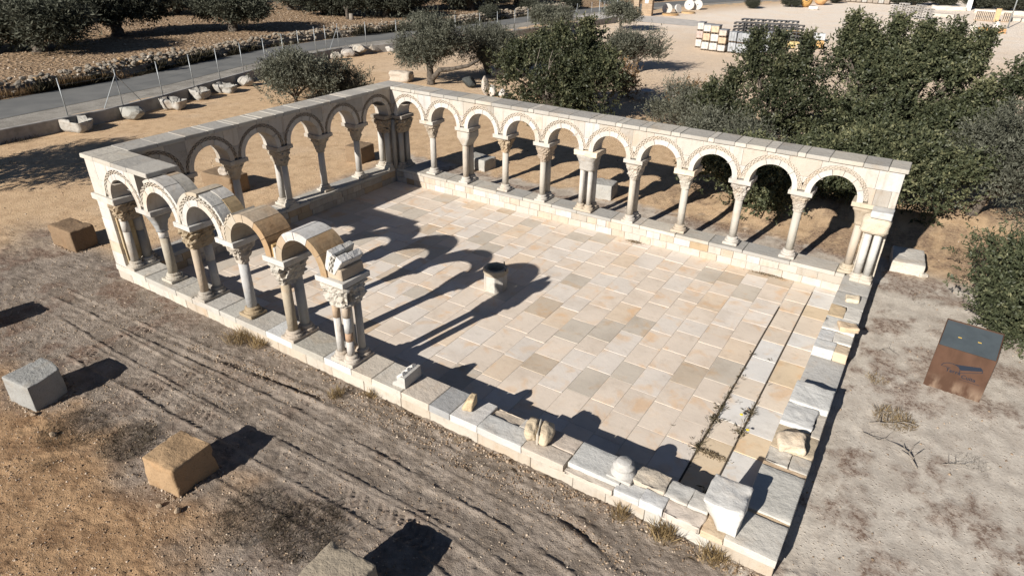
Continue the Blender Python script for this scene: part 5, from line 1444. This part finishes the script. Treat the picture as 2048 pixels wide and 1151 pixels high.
# roadside vegetation: an uncountable strip
def fx(rg, n):
    y = rg.uniform(-8, 48, n); dens = .5 + .5 * vnoise(np.stack([y * .35, y * 0], 1), 5)
    y = y[rg.random(n) < .35 + .65 * dens]; x = xat(ROAD_FAR, y) - np.abs(rg.normal(0, .22, len(y))) - .02
    return np.stack([x, y, np.full(len(y), .08)], 1)
V, Q, t = blades(541, 30000, fx, .14, .42, .07, .8, 1.0)
tag(link('roadside_grass', quads('roadside_grass', V, Q, M_VERGE, False, dict(tint=t))), 'dark dry grass strip growing along the far edge of the road', 'grass', kind='stuff')
def fx2(rg, n):
    y = rg.normal(.9, 1.3, n); x = xat(ROAD_FAR, y) - np.abs(rg.normal(0, .2, n)) - .05
    return np.stack([x, y, np.full(n, .08)], 1)
V, Q, t = blades(542, 3200, fx2, .3, .65, .03, .4, .5)
tag(link('tall_dry_grass', quads('tall_dry_grass', V, Q, M_RUSSET, False, dict(tint=t))), 'tall russet dry grass in front of the stone wall on the left', 'grass', kind='stuff')
# bushes along the far road
for i, (x, y, s_) in enumerate(((-21.6, 26.8, .9), (-20.3, 34.2, .9), (-20.2, 40.5, 1.0), (-19.2, 46.2, 1.0), (-18.2, 52.5, 1.1), (-16.6, 58.5, 1.0), (-5.4, 58.6, .8), (-2.6, 62.6, .9), (.2, 70.5, .9))):
    tree('roadside_bush', (x, y, .1), i * 1.3, FT[2], FC[2], ['dark bush on the wall right of the stump tree', 'dark bush across the road above the flat topped olive', 'dark bush across the road, left of the far tree row', 'dark bush opposite the gateway, nearer one', 'dark bush opposite the gateway, farther one', 'dark bush far along the road past the brick pillar', 'dark bush right of the upright millstones', 'low dark bush at the top edge between millstones and clay pots', 'dark bush at the road bend behind the clay pots'][i], 'bush', 'bushes along the road', (.55 * s_, .55 * s_, .42 * s_))

# plants in the courtyard joints
GW = 'weeds in the open paving joints'
def weed(loc, r_, n, seed, label, flower=None, mat=None):
    t = empty('weed', loc, seed); tag(t, label, 'weed', GW)
    rg = np.random.default_rng(seed)
    a = rg.uniform(0, 6.28, n); P = np.stack([np.cos(a) * r_ * .08, np.sin(a) * r_ * .08, np.full(n, .006)], 1)
    D = np.stack([np.cos(a), np.sin(a), rg.uniform(.02, .55, n)], 1)
    P[:, :2] += rg.normal(size=(n, 2)) * r_ * .28
    V, Q, tt = leaves_np(P, D, rg.uniform(r_ * .2, r_ * .62, n), .16, rg)
    link('leaves', quads('leaves', V, Q, mat or M_WEED, False, dict(tint=tt)), t)
    for f in (flower or []):
        m = MB(); m.tube([(0, 0, .01), (f[0] * .6, f[1] * .6, .10), (f[0], f[1], f[2])], .003, 4); m.build('stem', M_WEED, t)
        MB().lathe([(.004, 0), (.026, .008), (.020, .014), (.004, .012)], 9).build('flower', M_PETAL, t, (f[0], f[1], f[2]))
weed((11.09, -3.34, 0), .11, 22, 551, 'weed rosette highest up the left open joint')
weed((11.40, -3.33, 0), .10, 16, 552, 'star shaped weed rosette alone on a pale slab')
weed((11.13, -4.06, 0), .11, 22, 553, 'weed at the upper corner of the orange slab')
weed((11.09, -4.62, 0), .07, 16, 560, 'small weed left of the orange slab')
weed((11.09, -5.08, 0), .15, 44, 554, 'bushy weed in the left joint below the orange slab')
weed((11.10, -5.38, 0), .17, 60, 555, 'largest bushy weed in the left open joint')
weed((11.28, -4.76, 0), .09, 14, 556, 'flat weed along the lower edge of the orange slab')
weed((11.50, -4.93, 0), .16, 60, 557, 'weed in the right open joint with a yellow flower leaning right', [(.22, .06, .07)])
weed((11.49, -5.48, 0), .15, 60, 558, 'brown weed in the right joint with a yellow flower at its centre', [(.04, .10, .10)])
weed((11.07, -6.08, 0), .17, 60, 559, 'weed at the left end of the dead leaf heap')
weed((10.62, -5.87, 0), .06, 14, 561, 'tiny weed alone between slabs left of the joints')
weed((11.10, -5.72, 0), .09, 24, 562, 'small weed in the left joint above the leaf heap')
weed((11.45, -7.0, 0), .22, 70, 563, 'dark weed in the shade behind the front wall')
weed((11.75, -7.05, 0), .2, 60, 564, 'weed in the shade left of the big corner block')
def jw(rg, n):
    i = rg.random(n); a = i < .68
    y = np.where(a, rg.normal(-5.35, .62, n), rg.normal(-5.1, .38, n)); x = np.where(a, 11.10, 11.52) + rg.normal(0, .022, n)
    return np.stack([x, y, np.full(n, .002)], 1)
V, Q, t = blades(575, 560, jw, .03, .10, .10, 1.3)
tag(link('joint_weeds', quads('joint_weeds', V, Q, M_WEED, False, dict(tint=t))), 'fine brown weeds filling the two open paving joints', 'weeds', kind='stuff')
# scattered flat leaves
def flakes(seed, n, pos, L=.03):
    rg = np.random.default_rng(seed); P = pos(rg, n); D = rg.normal(size=(len(P), 3)); D[:, 2] = np.abs(D[:, 2]) * .35
    return leaves_np(P, D, rg.uniform(L * .5, L, len(P)), .45, rg)
def heap(c_, rx, ry, zmax, ang=0):
    def f(rg, n):
        x = rg.normal(0, rx, n); y = rg.normal(0, ry, n); ca, sa = math.cos(ang), math.sin(ang)
        return np.stack([c_[0] + x * ca - y * sa, c_[1] + x * sa + y * ca, .003 + rg.random(n) * zmax * np.exp(-(x / rx) ** 2 / 2 - (y / ry) ** 2 / 2)], 1)
    return f
for sdd, c_, rx, ry, n, ang, lab in ((571, (7.5, -.08), .10, .035, 420, 0, 'little heap of dry leaves at the foot of the long arcade wall'), (572, (10.55, -.06), .20, .03, 520, 0, 'long drift of dry leaves near the right end of the long arcade'), (573, (11.29, -6.16), .12, .035, 620, 0, 'heap of dry leaves across the drain strip near the front wall'), (574, (11.5, -7.02), .2, .04, 350, 0, 'dark leaf litter in the shade behind the broken front wall')):
    V, Q, t = flakes(sdd, n, heap(c_, rx, ry, .03, ang))
    tag(link('leaf_litter', quads('leaf_litter', V, Q, M_LITTER, False, dict(tint=t))), lab, 'leaf litter', kind='stuff')
# dead branches
def branch(loc, rz, seed, label, L=.55, r_=.012):
    rg = random.Random(seed); m = MB()
    pts = [(0, 0, .02)]
    for i in range(5): p = pts[-1]; pts.append((p[0] + L / 5, p[1] + rg.uniform(-.06, .06), .03 + rg.uniform(0, .05)))
    m.tube(pts, [r_, r_, r_ * .8, r_ * .7, r_ * .5, r_ * .3], 6)
    for i in (1, 2, 3, 4):
        p = pts[i]; s_ = rg.choice([-1, 1]); q = (p[0] + rg.uniform(.05, .15), p[1] + s_ * rg.uniform(.08, .2), p[2] + rg.uniform(.0, .08))
        m.tube([p, ((p[0] + q[0]) / 2, (p[1] + q[1]) / 2 + .01, (p[2] + q[2]) / 2 + .01), q], [r_ * .6, r_ * .45, r_ * .2], 5)
    tag(m.build('dead_branch', M_TWIG, None, loc, rz), label, 'dead branch', 'dead branches on the ground')
branch((13.05, -4.35, .1), .5, 1, 'pale dead branch lying on the brown scrub patch', .6)
branch((13.72, -5.02, .1), 1.9, 2, 'forked pale dead branch alone on the grey soil, low on the right', .42, .016)
branch((14.0, -4.75, .1), .7, 3, 'thin dark twig right of the forked dead branch', .3, .006)
branch((13.0, -4.62, .1), -.1, 4, 'thin straight twig close to the right wall', .35, .006)
branch((12.9, -2.2, .1), .3, 5, 'small twig left of the lectern', .3, .005)

# ------------------------------------------------------------------ loose gravel
def pebbles(name, n, fn, rmin, rmax, seed, col, label):
    rg = np.random.default_rng(seed)
    P = fn(rg, n); n = len(P)
    r_ = rmin * (rmax / rmin) ** (rg.random(n) ** 2.2)
    oc = np.array([(1, 0, 0), (0, 1, 0), (-1, 0, 0), (0, -1, 0), (0, 0, .8), (0, 0, -.5)], float)
    a = rg.uniform(0, 6.28, n); ca, sa = np.cos(a), np.sin(a)
    sc = r_[:, None] * rg.uniform(.6, 1.3, (n, 3))
    V = oc[None] * sc[:, None, :] * rg.uniform(.75, 1.2, (n, 6, 1))
    X = V[..., 0] * ca[:, None] - V[..., 1] * sa[:, None]; Y = V[..., 0] * sa[:, None] + V[..., 1] * ca[:, None]
    V = np.stack([X, Y, V[..., 2]], -1) + P[:, None, :]
    f = np.array([(0, 1, 4), (1, 2, 4), (2, 3, 4), (3, 0, 4), (1, 0, 5), (2, 1, 5), (3, 2, 5), (0, 3, 5)])
    Q = (f[None] + (np.arange(n) * 6)[:, None, None]).reshape(-1, 3)
    me = quads(name, V.reshape(-1, 3), Q, M_PEB, False, dict(tint=np.repeat(rg.random(n), 6)))
    tag(link(name, me), label, 'gravel', kind='stuff')
k = NT('loose_pebbles')
at = k.new('ShaderNodeAttribute'); at.attribute_name = 'tint'
r = k.new('ShaderNodeValToRGB'); k.L(at.outputs['Fac'], r.inputs[0]); e = r.color_ramp.elements
e[0].color = (.15, .105, .07, 1); e[1].color = (.50, .42, .33, 1); mm = e.new(.6); mm.color = (.30, .215, .14, 1)
M_PEB = k.done(r.outputs[0], .9, None, .15)
ix = lambda x: np.clip(np.searchsorted(gx, x), 1, len(gx) - 1)
iy = lambda y: np.clip(np.searchsorted(gy, y), 1, len(gy) - 1)
def on(P2): return hgt[ix(P2[:, 0]), iy(P2[:, 1])]
def fg(rg, n):
    x = rg.uniform(-2, 13.5, n); y = rg.uniform(-12.6, -7.95, n); P2 = np.stack([x, y], 1)
    w = .25 + .9 * np.clip(fbm(P2 * .9, 31, 3) + .15, 0, 1) * 1.3 + .25 * (y < -10.1)
    P2 = P2[rg.random(n) < w]; return np.concatenate([P2, on(P2)[:, None]], 1)
pebbles('foreground_gravel', 62000, fg, .004, .021, 61, None, 'loose pebbles and crumbs of earth over the tyre tracked foreground')
def rgt_(rg, n):
    x = rg.uniform(12.55, 17, n); y = rg.uniform(-9, 6, n); P2 = np.stack([x, y], 1); w = .15 + np.clip(fbm(P2 * 1.2, 32, 3), 0, 1)
    P2 = P2[rg.random(n) < w]; return np.concatenate([P2, on(P2)[:, None]], 1)
pebbles('side_gravel', 9000, rgt_, .004, .022, 62, None, 'loose pebbles on the pale soil right of the court')
def bck(rg, n):
    x = rg.uniform(-14, 14, n); y = rg.uniform(-9, 12, n); P2 = np.stack([x, y], 1)
    ok = ~((x > -.6) & (x < 12.6) & (y > -7.95) & (y < .6)) & ((x < -.6) | (y > .5))
    P2 = P2[ok & (rg.random(n) < .25 + np.clip(fbm(P2 * .8, 33, 3), 0, 1))]; return np.concatenate([P2, on(P2)[:, None]], 1)
pebbles('garden_gravel', 16000, bck, .007, .028, 63, None, 'loose pebbles scattered over the orange sand around the court')
def fclod(rg, n):
    y = rg.uniform(-10, 40, n); x = xat(ROAD_FAR, y) - 1.5 - rg.random(n) ** 1.5 * 30; P2 = np.stack([x, y], 1); return np.concatenate([P2, on(P2)[:, None]], 1)
pebbles('field_clods', 14000, fclod, .03, .09, 64, None, 'clods and stones of the ploughed field')

def foot_(rg, n):
    x = rg.uniform(3, 12.4, n); y = -7.9 - np.abs(rg.normal(0, .10, n)); P2 = np.stack([x, y], 1)
    P2 = P2[rg.random(n) < .25 + .75 * (P2[:, 0] > 6.3)]; return np.concatenate([P2, on(P2)[:, None]], 1)
pebbles('earth_crumbs', 3600, foot_, .006, .030, 65, None, 'crumbled earth heaped at the foot of the front wall')
def skirt(rg, n):
    cs = np.array([(5.66, -10.49, .30), (2.36, -10.66, .31), (8.78, -10.74, .31), (-2.85, -7.54, .36)])
    i = rg.integers(0, 4, n); a = rg.uniform(0, 6.283, n); q = cs[i, 2] / np.maximum(np.abs(np.cos(a)), np.abs(np.sin(a))) + np.abs(rg.normal(0, .045, n)) - .01
    P2 = np.stack([cs[i, 0] + q * np.cos(a) * np.where(i == 3, 1.25, 1.0), cs[i, 1] + q * np.sin(a) * np.where(i == 3, .75, 1.0)], 1); return np.concatenate([P2, on(P2)[:, None]], 1)
pebbles('soil_crumbs', 2600, skirt, .006, .028, 67, None, 'crumbled soil banked round the foot of the loose blocks')
def rutc(rg, n):
    x = rg.uniform(3, 12.5, n); y = np.interp(x, [0, 3.5, 5.3, 6.6, 9.7, 10.4, 11.1, 12, 13], [-8.8, -8.61, -8.45, -8.31, -8.33, -8.44, -8.66, -9.05, -9.6]) + rg.normal(.03, .07, n)
    P2 = np.stack([x, y], 1); return np.concatenate([P2, on(P2)[:, None]], 1)
pebbles('rut_crumbs', 3600, rutc, .005, .022, 66, None, 'crumbled earth along the main rut')

# ------------------------------------------------------------------ builders' yard
def pack(loc, w, d_, h, rz, col, label, group, tarp=None, straps=True, pal=(.16, .12, .085)):
    t = empty('wrapped_pack', loc, rz); tag(t, label, 'pack of tiles', group)
    pk = link('pack', mesh('pack', *cbox(-w / 2, w / 2, -d_ / 2, d_ / 2, .075, h, .03, .012), M_PACK), t, col=col)
    if straps:
        for x in (-w * .2, w * .2): link('strap', mesh('strap', *cbox(x - .012, x + .012, -d_ / 2 - .014, d_ / 2 + .014, .08, h + .012, .004), M_PACK), pk, col=tuple(c_ * .62 for c_ in col))
    if tarp: link('cover', mesh('cover', *cbox(-w / 2 - .012, w / 2 + .012, -d_ / 2 - .012, d_ / 2 + .012, h - .05, h + .016, .015), M_PACK), pk, col=tarp)
    m = MB()
    for x in (-w * .42, 0, w * .42): m.box(x - .035, x + .035, -d_ / 2, d_ / 2, .0, .052, .003)
    m.box(-w / 2, w / 2, -d_ / 2, d_ / 2, .053, .074, .003); m.build('pallet', M_WOOD, t, col=pal)
    return t
CR = [(.50, .375, .25), (.52, .44, .36), (.54, .50, .45), (.44, .34, .29), (.52, .41, .28)]
cols_ = [('first', -1.18, 29.85, .40, 3), ('second', -.49, 29.05, .46, 3), ('third', .05, 28.93, .48, 3), ('fourth', .58, 28.82, .46, 3)]
lv = ['bottom', 'middle', 'top']
for nm, x, y, w, n in cols_:
    for i in range(n):
        hh = .49 if nm != 'fourth' else .42
        pack((x + rng.uniform(-.015, .015), y + .3, .10 + i * (hh + .018)), w, .62, hh, rng.uniform(-.03, .03), CR[rng.randrange(5)] if i else (.52, .485, .44), 'cream wrapped tile pack, %s of the %s column from the left in the yard' % (lv[i], nm), 'cream tile packs in the yard', tarp=(.22, .22, .22) if i == 2 else None, straps=False)
GY_ = (.31, .32, .325)
for nm, x, y, w, n, h in (('left', 1.18, 29.0, .46, 2, .60), ('middle', 1.86, 28.82, .72, 2, .60), ('right', 2.76, 29.95, .80, 2, .60)):
    for i in range(n):
        pack((x, y + .25, .10 + i * .62), w, .66, h, rng.uniform(-.04, .04), GY_ if i else (.36, .37, .375), 'grey wrapped pack, %s of the %s pair in front of the dark pallets' % (lv[i], nm), 'grey wrapped packs in the yard')
for i, (x, y, z, w, h, cc, lab) in enumerate(((-.60, 30.6, .9, .5, .62, (.64, .50, .36), 'tan pack behind the second cream column'), (.2, 30.7, .8, .55, .6, GY_, 'dark covered pack behind the third cream column'), (.95, 30.7, .75, .62, .62, (.62, .61, .58), 'white topped pack with grey cover behind the grey packs'), (1.55, 30.7, .7, .4, .6, (.66, .56, .44), 'narrow cream pack left of the dark pallets'), (3.35, 31.0, .72, .4, .55, (.36, .37, .37), 'grey pack at the right end behind the grey pairs'))):
    pack((x, y, z - .62), w, .6, h + .3, .02, cc, lab, 'packs in the second row', tarp=(.24, .245, .25) if i in (1, 2) else None)
# empty pallets: each pallet is one mesh, shared by all copies
m = MB()
for x in (-.30, 0, .30): m.box(x - .03, x + .03, -.29, .29, 0, .055, .003)
for j in range(6): m.box(-.33, .33, -.285 + j * .10, -.22 + j * .10, .056, .075, .002)
PALM = m.mesh('pallet', M_WOOD)
ORD = ['lowest', 'second', 'third', 'fourth', 'fifth', 'sixth', 'seventh', 'eighth']
def pstack(x, y, z, n, col, lab, rz=0):
    for i in range(n):
        f = rng.uniform(.8, 1.2)
        o = link('pallet', PALM, None, (x + rng.uniform(-.015, .015), y + rng.uniform(-.015, .015), z + i * .205), rz + rng.uniform(-.03, .03), tuple(c_ * f for c_ in col), (1, 1, 1.75))
        tag(o, lab % (ORD[i] if i < n - 1 else 'topmost'), 'pallet', 'stacked pallets in the yard')
for i in range(6):
    x0 = .55 + i * .70
    pstack(x0 - .15, 33.0 + .15 * i, .10, 7, (.11, .105, .10), '%%s dark pallet of the %s front stack from the left, behind the wrapped packs' % ['first', 'second', 'third', 'fourth', 'fifth', 'sixth'][i])
for i in range(5):
    pstack(.2 + i * .72, 35.4 + .15 * i, .10, 7, (.10, .10, .10), '%%s dark pallet of the %s rear stack from the left, behind the wrapped packs' % ['first', 'second', 'third', 'fourth', 'fifth'][i])
for i in range(5):
    pstack(7.05 + i * .70, 59.9 - i * .5, .10, 5 + i % 2, (.46, .43, .39), '%%s pale pallet of the %s stack from the left, near the far brown packs' % ['first', 'second', 'third', 'fourth', 'fifth'][i], -.6)
# yellow packs half hidden by the carob
for i, (x, y, z, w, h, cc, lab) in enumerate(((3.3, 35.2, .1, .8, .40, (.66, .53, .36), 'lowest yellow cream pack left behind the loose carob'), (3.35, 35.2, .53, .8, .40, (.66, .47, .24), 'orange topped pack left behind the loose carob'), (4.75, 32.0, .1, .9, .42, (.66, .54, .40), 'cream pack low among the carob sprays'), (5.2, 34.2, .1, .6, .5, (.62, .38, .15), 'orange pack right behind the carob sprays'), (4.6, 38.0, .1, .7, .5, (.55, .56, .55), 'pack with a pale blue cover beyond the carob sprays'), (3.9, 33.2, .1, .7, .42, (.68, .52, .24), 'yellow pack just right of the grey wrapped packs'))):
    pack((x, y, z), w, .6, h, .3, cc, lab, 'packs behind the carob sprays')
# brown row along the top edge
for i in range(12):
    pack((-1.0 + i * .56, 73.9 - i * .11, .1), .52, .6, .85, -.18, pick([((.30, .25, .20), .6), ((.36, .34, .31), .4)]), 'brown pack in the long row along the top edge of the yard, number %d from the left' % (i + 1) if False else 'brown tile pack in the long even row along the top edge', 'row of brown packs', straps=False)
# brick gate pillar with a white notice
t = empty('gate_pillar', (-11.15, 45.55, .1), .1); tag(t, 'tan masonry gate pillar with a white notice board', 'pillar')
for i in range(9):
    V, F = cbox(-.46 + rng.uniform(-.006, .006), .46, -.28, .28, i * .2, i * .2 + .196, .008, .004); link('masonry_course', mesh('masonry_course', V, F, M_STONE), t, col=pick([((.50, .37, .25), .6), ((.46, .33, .21), .4)]))
link('cap_stone', mesh('cap_stone', *cbox(-.5, .5, -.32, .32, 1.80, 1.87, .01), M_STONE), t, col=(.52, .42, .31))
link('notice', mesh('notice', *cbox(-.20, .10, -.295, -.285, 1.02, 1.45, .001), M_WHITE), t)
link('letter_box', mesh('letter_box', *cbox(.25, .38, -.30, -.284, 1.28, 1.36, .004), M_INK), t)
t = empty('gate_pillar', (-13.3, 48.2, .1), .1); tag(t, 'second gate pillar across the drive, smaller and farther', 'pillar')
for i in range(8):
    V, F = cbox(-.25, .25, -.25, .25, i * .2, i * .2 + .196, .008, .004); link('masonry_course', mesh('masonry_course', V, F, M_STONE), t, col=pick([((.50, .39, .28), 1)]))
t = empty('metal_gate', (-14.5, 44.6, .1), math.radians(70)); tag(t, 'light metal gate frame standing open at the gateway', 'gate')
m = MB(); 
for x in (-1.1, 1.1): m.tube([(x, 0, 0), (x, 0, 1.25)], .04, 6)
m.tube([(-1.1, 0, 1.2), (1.1, 0, 1.2)], .035, 6); m.tube([(-1.1, 0, .2), (1.1, 0, .2)], .03, 6); m.build('gate_frame', M_GALV, t)
for i in range(9): MB().tube([(-.9 + i * .225, 0, .2), (-.9 + i * .225, 0, 1.2)], .012, 5).build('gate_bar', M_GALV, t)
# millstones
def mill(loc, rz, lean, r_, th, label, flat=False, col=(.60, .585, .55)):
    m = MB(); n = 28; V = []; F = []
    for (q, z) in ((.13, 0), (1, 0), (1, 1), (.13, 1)):
        for i in range(n): a = 2 * math.pi * i / n; V.append((q * r_ * math.cos(a), q * r_ * math.sin(a), z * th))
    for j in range(4):
        for i in range(n): i2 = (i + 1) % n; j2 = (j + 1) % 4; F.append((j * n + i, j2 * n + i, j2 * n + i2, j * n + i2))
    o = link('millstone', mesh('millstone', V, [f[::-1] for f in F], M_SILL), None, loc, (0, 0, rz) if flat else (math.radians(90) - lean, 0, rz), col)
    tag(o, label, 'millstone', 'millstones by the gateway')
mill((-10.3, 48.1, .52), .5, .2, .44, .16, 'upright white millstone nearest the brick pillar')
mill((-9.8, 49.4, .45), 1.25, .3, .38, .18, 'leaning millstone seen nearly edge on, second from the pillar')
mill((-9.9, 52.9, .55), .25, .12, .46, .2, 'upright white millstone with a dark centre hole, furthest from the pillar')
mill((-9.3, 53.6, .53), .25, .12, .44, .2, 'millstone directly behind the holed one')
mill((-9.6, 47.2, .1), 0, 0, .72, .13, 'flat orange round millstone on the sand before the upright ones', True, (.50, .33, .17))
mill((-8.9, 49.9, .1), 0, 0, .62, .13, 'second flat orange round stone, farther back', True, (.52, .36, .20))
# big clay jars lying in the yard
for i, (x, y, r_, rz, cc, lab) in enumerate(((-1.35, 63.4, .58, .2, (.56, .33, .11), 'large orange clay jar with its dark mouth turned to the camera'), (-.55, 67.0, .62, 1.3, (.58, .35, .16), 'second orange clay jar behind the first'))):
    t = empty('clay_jar', (x, y, .1 + r_), rz); tag(t, lab, 'clay jar', 'clay jars in the yard')
    t.rotation_euler = (math.radians(70), 0, rz)
    MB().lathe([(.15 * r_, -1.15 * r_), (.55 * r_, -.95 * r_), (.95 * r_, -.3 * r_), (1.0 * r_, .2 * r_), (.72 * r_, .75 * r_), (.40 * r_, .98 * r_)], 24).build('body', M_CLAY, t, col=cc, smooth=True)
    MB().lathe([(.38 * r_, .98 * r_), (.47 * r_, 1.0 * r_), (.47 * r_, 1.1 * r_), (.36 * r_, 1.1 * r_)], 20).build('rim', M_CLAY, t, col=tuple(c_ * .9 for c_ in cc))
    MB().lathe([(.34 * r_, 1.09 * r_), (.33 * r_, 1.104 * r_)], 18).build('mouth', M_SOIL, t)
frag((-.2, 61.3, .1), (.85, .4, .30), 140, (.60, .57, .52), 'white stone lying in front of the clay jars', .2, nm='stone_fragment')
# far right of the yard
frag((11.0, 69.9, .05), (3.0, .8, .42), 141, (.58, .53, .46), 'long pale rubble bank at the far edge of the yard', .15, amp=.09, nm='rubble_bank', cat='rubble')
frag((15.8, 68.8, .05), (5.2, .8, .36), 142, (.56, .50, .43), 'second pale rubble bank, right of the white pylon', .05, amp=.09, nm='rubble_bank', cat='rubble')
t = empty('white_pylon', (12.65, 71.1, .1), .2); tag(t, 'white tapering pylon with dark openings at the far yard edge', 'pylon')
m = MB(); m.prism([(-.24, 0), (.24, 0), (.16, 2.4), (-.10, 2.4)], -.15, .15); m.build('body', M_WHITE, t)
for z in (.9, 1.6): link('opening', mesh('opening', *cbox(-.05, .06, -.156, -.15, z, z + .4, .001), M_INK), t)
for (x, y, w, h, cc, lab) in ((14.1, 60.9, 1.5, .72, (.42, .35, .28), 'wide stack of old roof tiles at the far right of the yard'), (15.7, 61.0, .7, .76, (.42, .35, .28), 'narrow stack of old roof tiles beside the wide one')):
    t = empty('roof_tile_stack', (x, y, .1), -.1); tag(t, lab, 'roof tile stack')
    m = MB(); m.box(-w / 2, w / 2, -.5, .5, 0, .08, .01); m.build('pallet', M_WOOD, t, col=(.3, .22, .15))
    for i in range(6):
        mt = MB(); nn = int(w / .13)
        for j in range(nn):
            u = -w / 2 + (j + .5) * w / nn; mt.tube([(u, -.48, .13 + i * .105), (u, .48, .13 + i * .105)], .058, 6)
        o = mt.build('tile_row', M_CLAY, t, col=pick([((.44, .36, .28), .6), ((.36, .31, .26), .4)]))
block((14.95, 60.6, .1), (.4, .4, 1.05), 0, (.52, .36, .20), 143, 'upright orange block between the two roof tile stacks')
for (x, y, w, lab) in ((10.95, 62.0, 1.7, 'long white beam lying left of the roof tile stacks'), (16.8, 62.1, 1.4, 'long white beam lying right of the lamp pole')):
    V, F = cbox(-w / 2, w / 2, -.3, .3, 0, .28, .02, .01); tag(link('concrete_beam', mesh('concrete_beam', V, F, M_STONE), None, (x, y, .1), -.15, (.62, .58, .52)), lab, 'beam')
for (x, y, w, h, cc, lab) in ((14.05, 51.0, .7, .36, (.55, .30, .10), 'orange crate beside the white jars'), (15.3, 51.3, .45, .36, (.50, .29, .14), 'small orange crate right of the white jars')):
    t = empty('crate', (x, y, .1), .05); tag(t, lab, 'crate', 'orange crates in the yard')
    for j in range(3):
        link('slat', mesh('slat', *cbox(-w / 2, w / 2, -.25, -.23, .01 + j * .115, .105 + j * .115, .003), M_CLAY), t, col=cc); link('slat', mesh('slat', *cbox(-w / 2, w / 2, .23, .25, .01 + j * .115, .105 + j * .115, .003), M_CLAY), t, col=cc)
    link('load', mesh('load', *cbox(-w / 2 + .01, w / 2 - .01, -.225, .225, .01, h, .02, .01), M_CLAY), t, col=tuple(c_ * .9 for c_ in cc))
for (x, y, w, lab) in ((14.1, 48.0, .6, 'left white sack on the pale ground in front of the orange crate'), (14.75, 48.05, .6, 'right white sack on the pale ground in front of the orange crate')):
    frag((x, y, .08), (w, .4, .20), int(x * 10), (.70, .70, .72), lab, .05, M_STONE, .4, .02, 'sack', 4, 'sack')
for (x, y, r_, h, lab) in ((13.4, 50.2, .33, .62, 'squat pale jar left of the orange crate'), (14.85, 51.6, .34, .8, 'tall pale jar between the orange crates')):
    t = empty('pale_jar', (x, y, .1)); tag(t, lab, 'jar', 'pale jars in the yard')
    MB().lathe([(.4 * r_, 0), (.9 * r_, h * .25), (r_, h * .5), (.7 * r_, h * .82), (.35 * r_, h * .93)], 18).build('body', M_CLAY, t, col=(.60, .55, .48), smooth=True)
    MB().lathe([(.36 * r_, h * .92), (.42 * r_, h * .95), (.40 * r_, h)], 14).build('rim', M_CLAY, t, col=(.58, .52, .45))
t = empty('lamp_pole', (15.75, 55.6, .05)); tag(t, 'thin pale metal pole rising at the right of the yard', 'pole')
MB().tube([(0, 0, 0), (0, 0, 4.5)], [.05, .035], 8).build('shaft', M_GALV, t, smooth=True)
link('foot_plate', mesh('foot_plate', *cbox(-.12, .12, -.12, .12, 0, .06, .01), M_GALV), t)
# scrub and trees beyond the yard
for i, (x, y) in enumerate(((7.5, 73.5), (10.2, 75), (13.6, 74.2), (16.5, 73.0), (19.5, 74.0), (5.0, 77), (22.5, 72))):
    tree('roadside_bush', (x, y, .05), i * 1.7, FT[2], FC[2], ['dark bush behind the pale pallet stacks', 'dark bush left of the white pylon', 'dark bush right of the white pylon', 'dark bush behind the right rubble bank', 'dark bush at the top right corner', 'dark bush behind the brown pack row', 'bush outside the top right corner'][i], 'bush', 'bushes beyond the yard', (1.0, .8, .62))
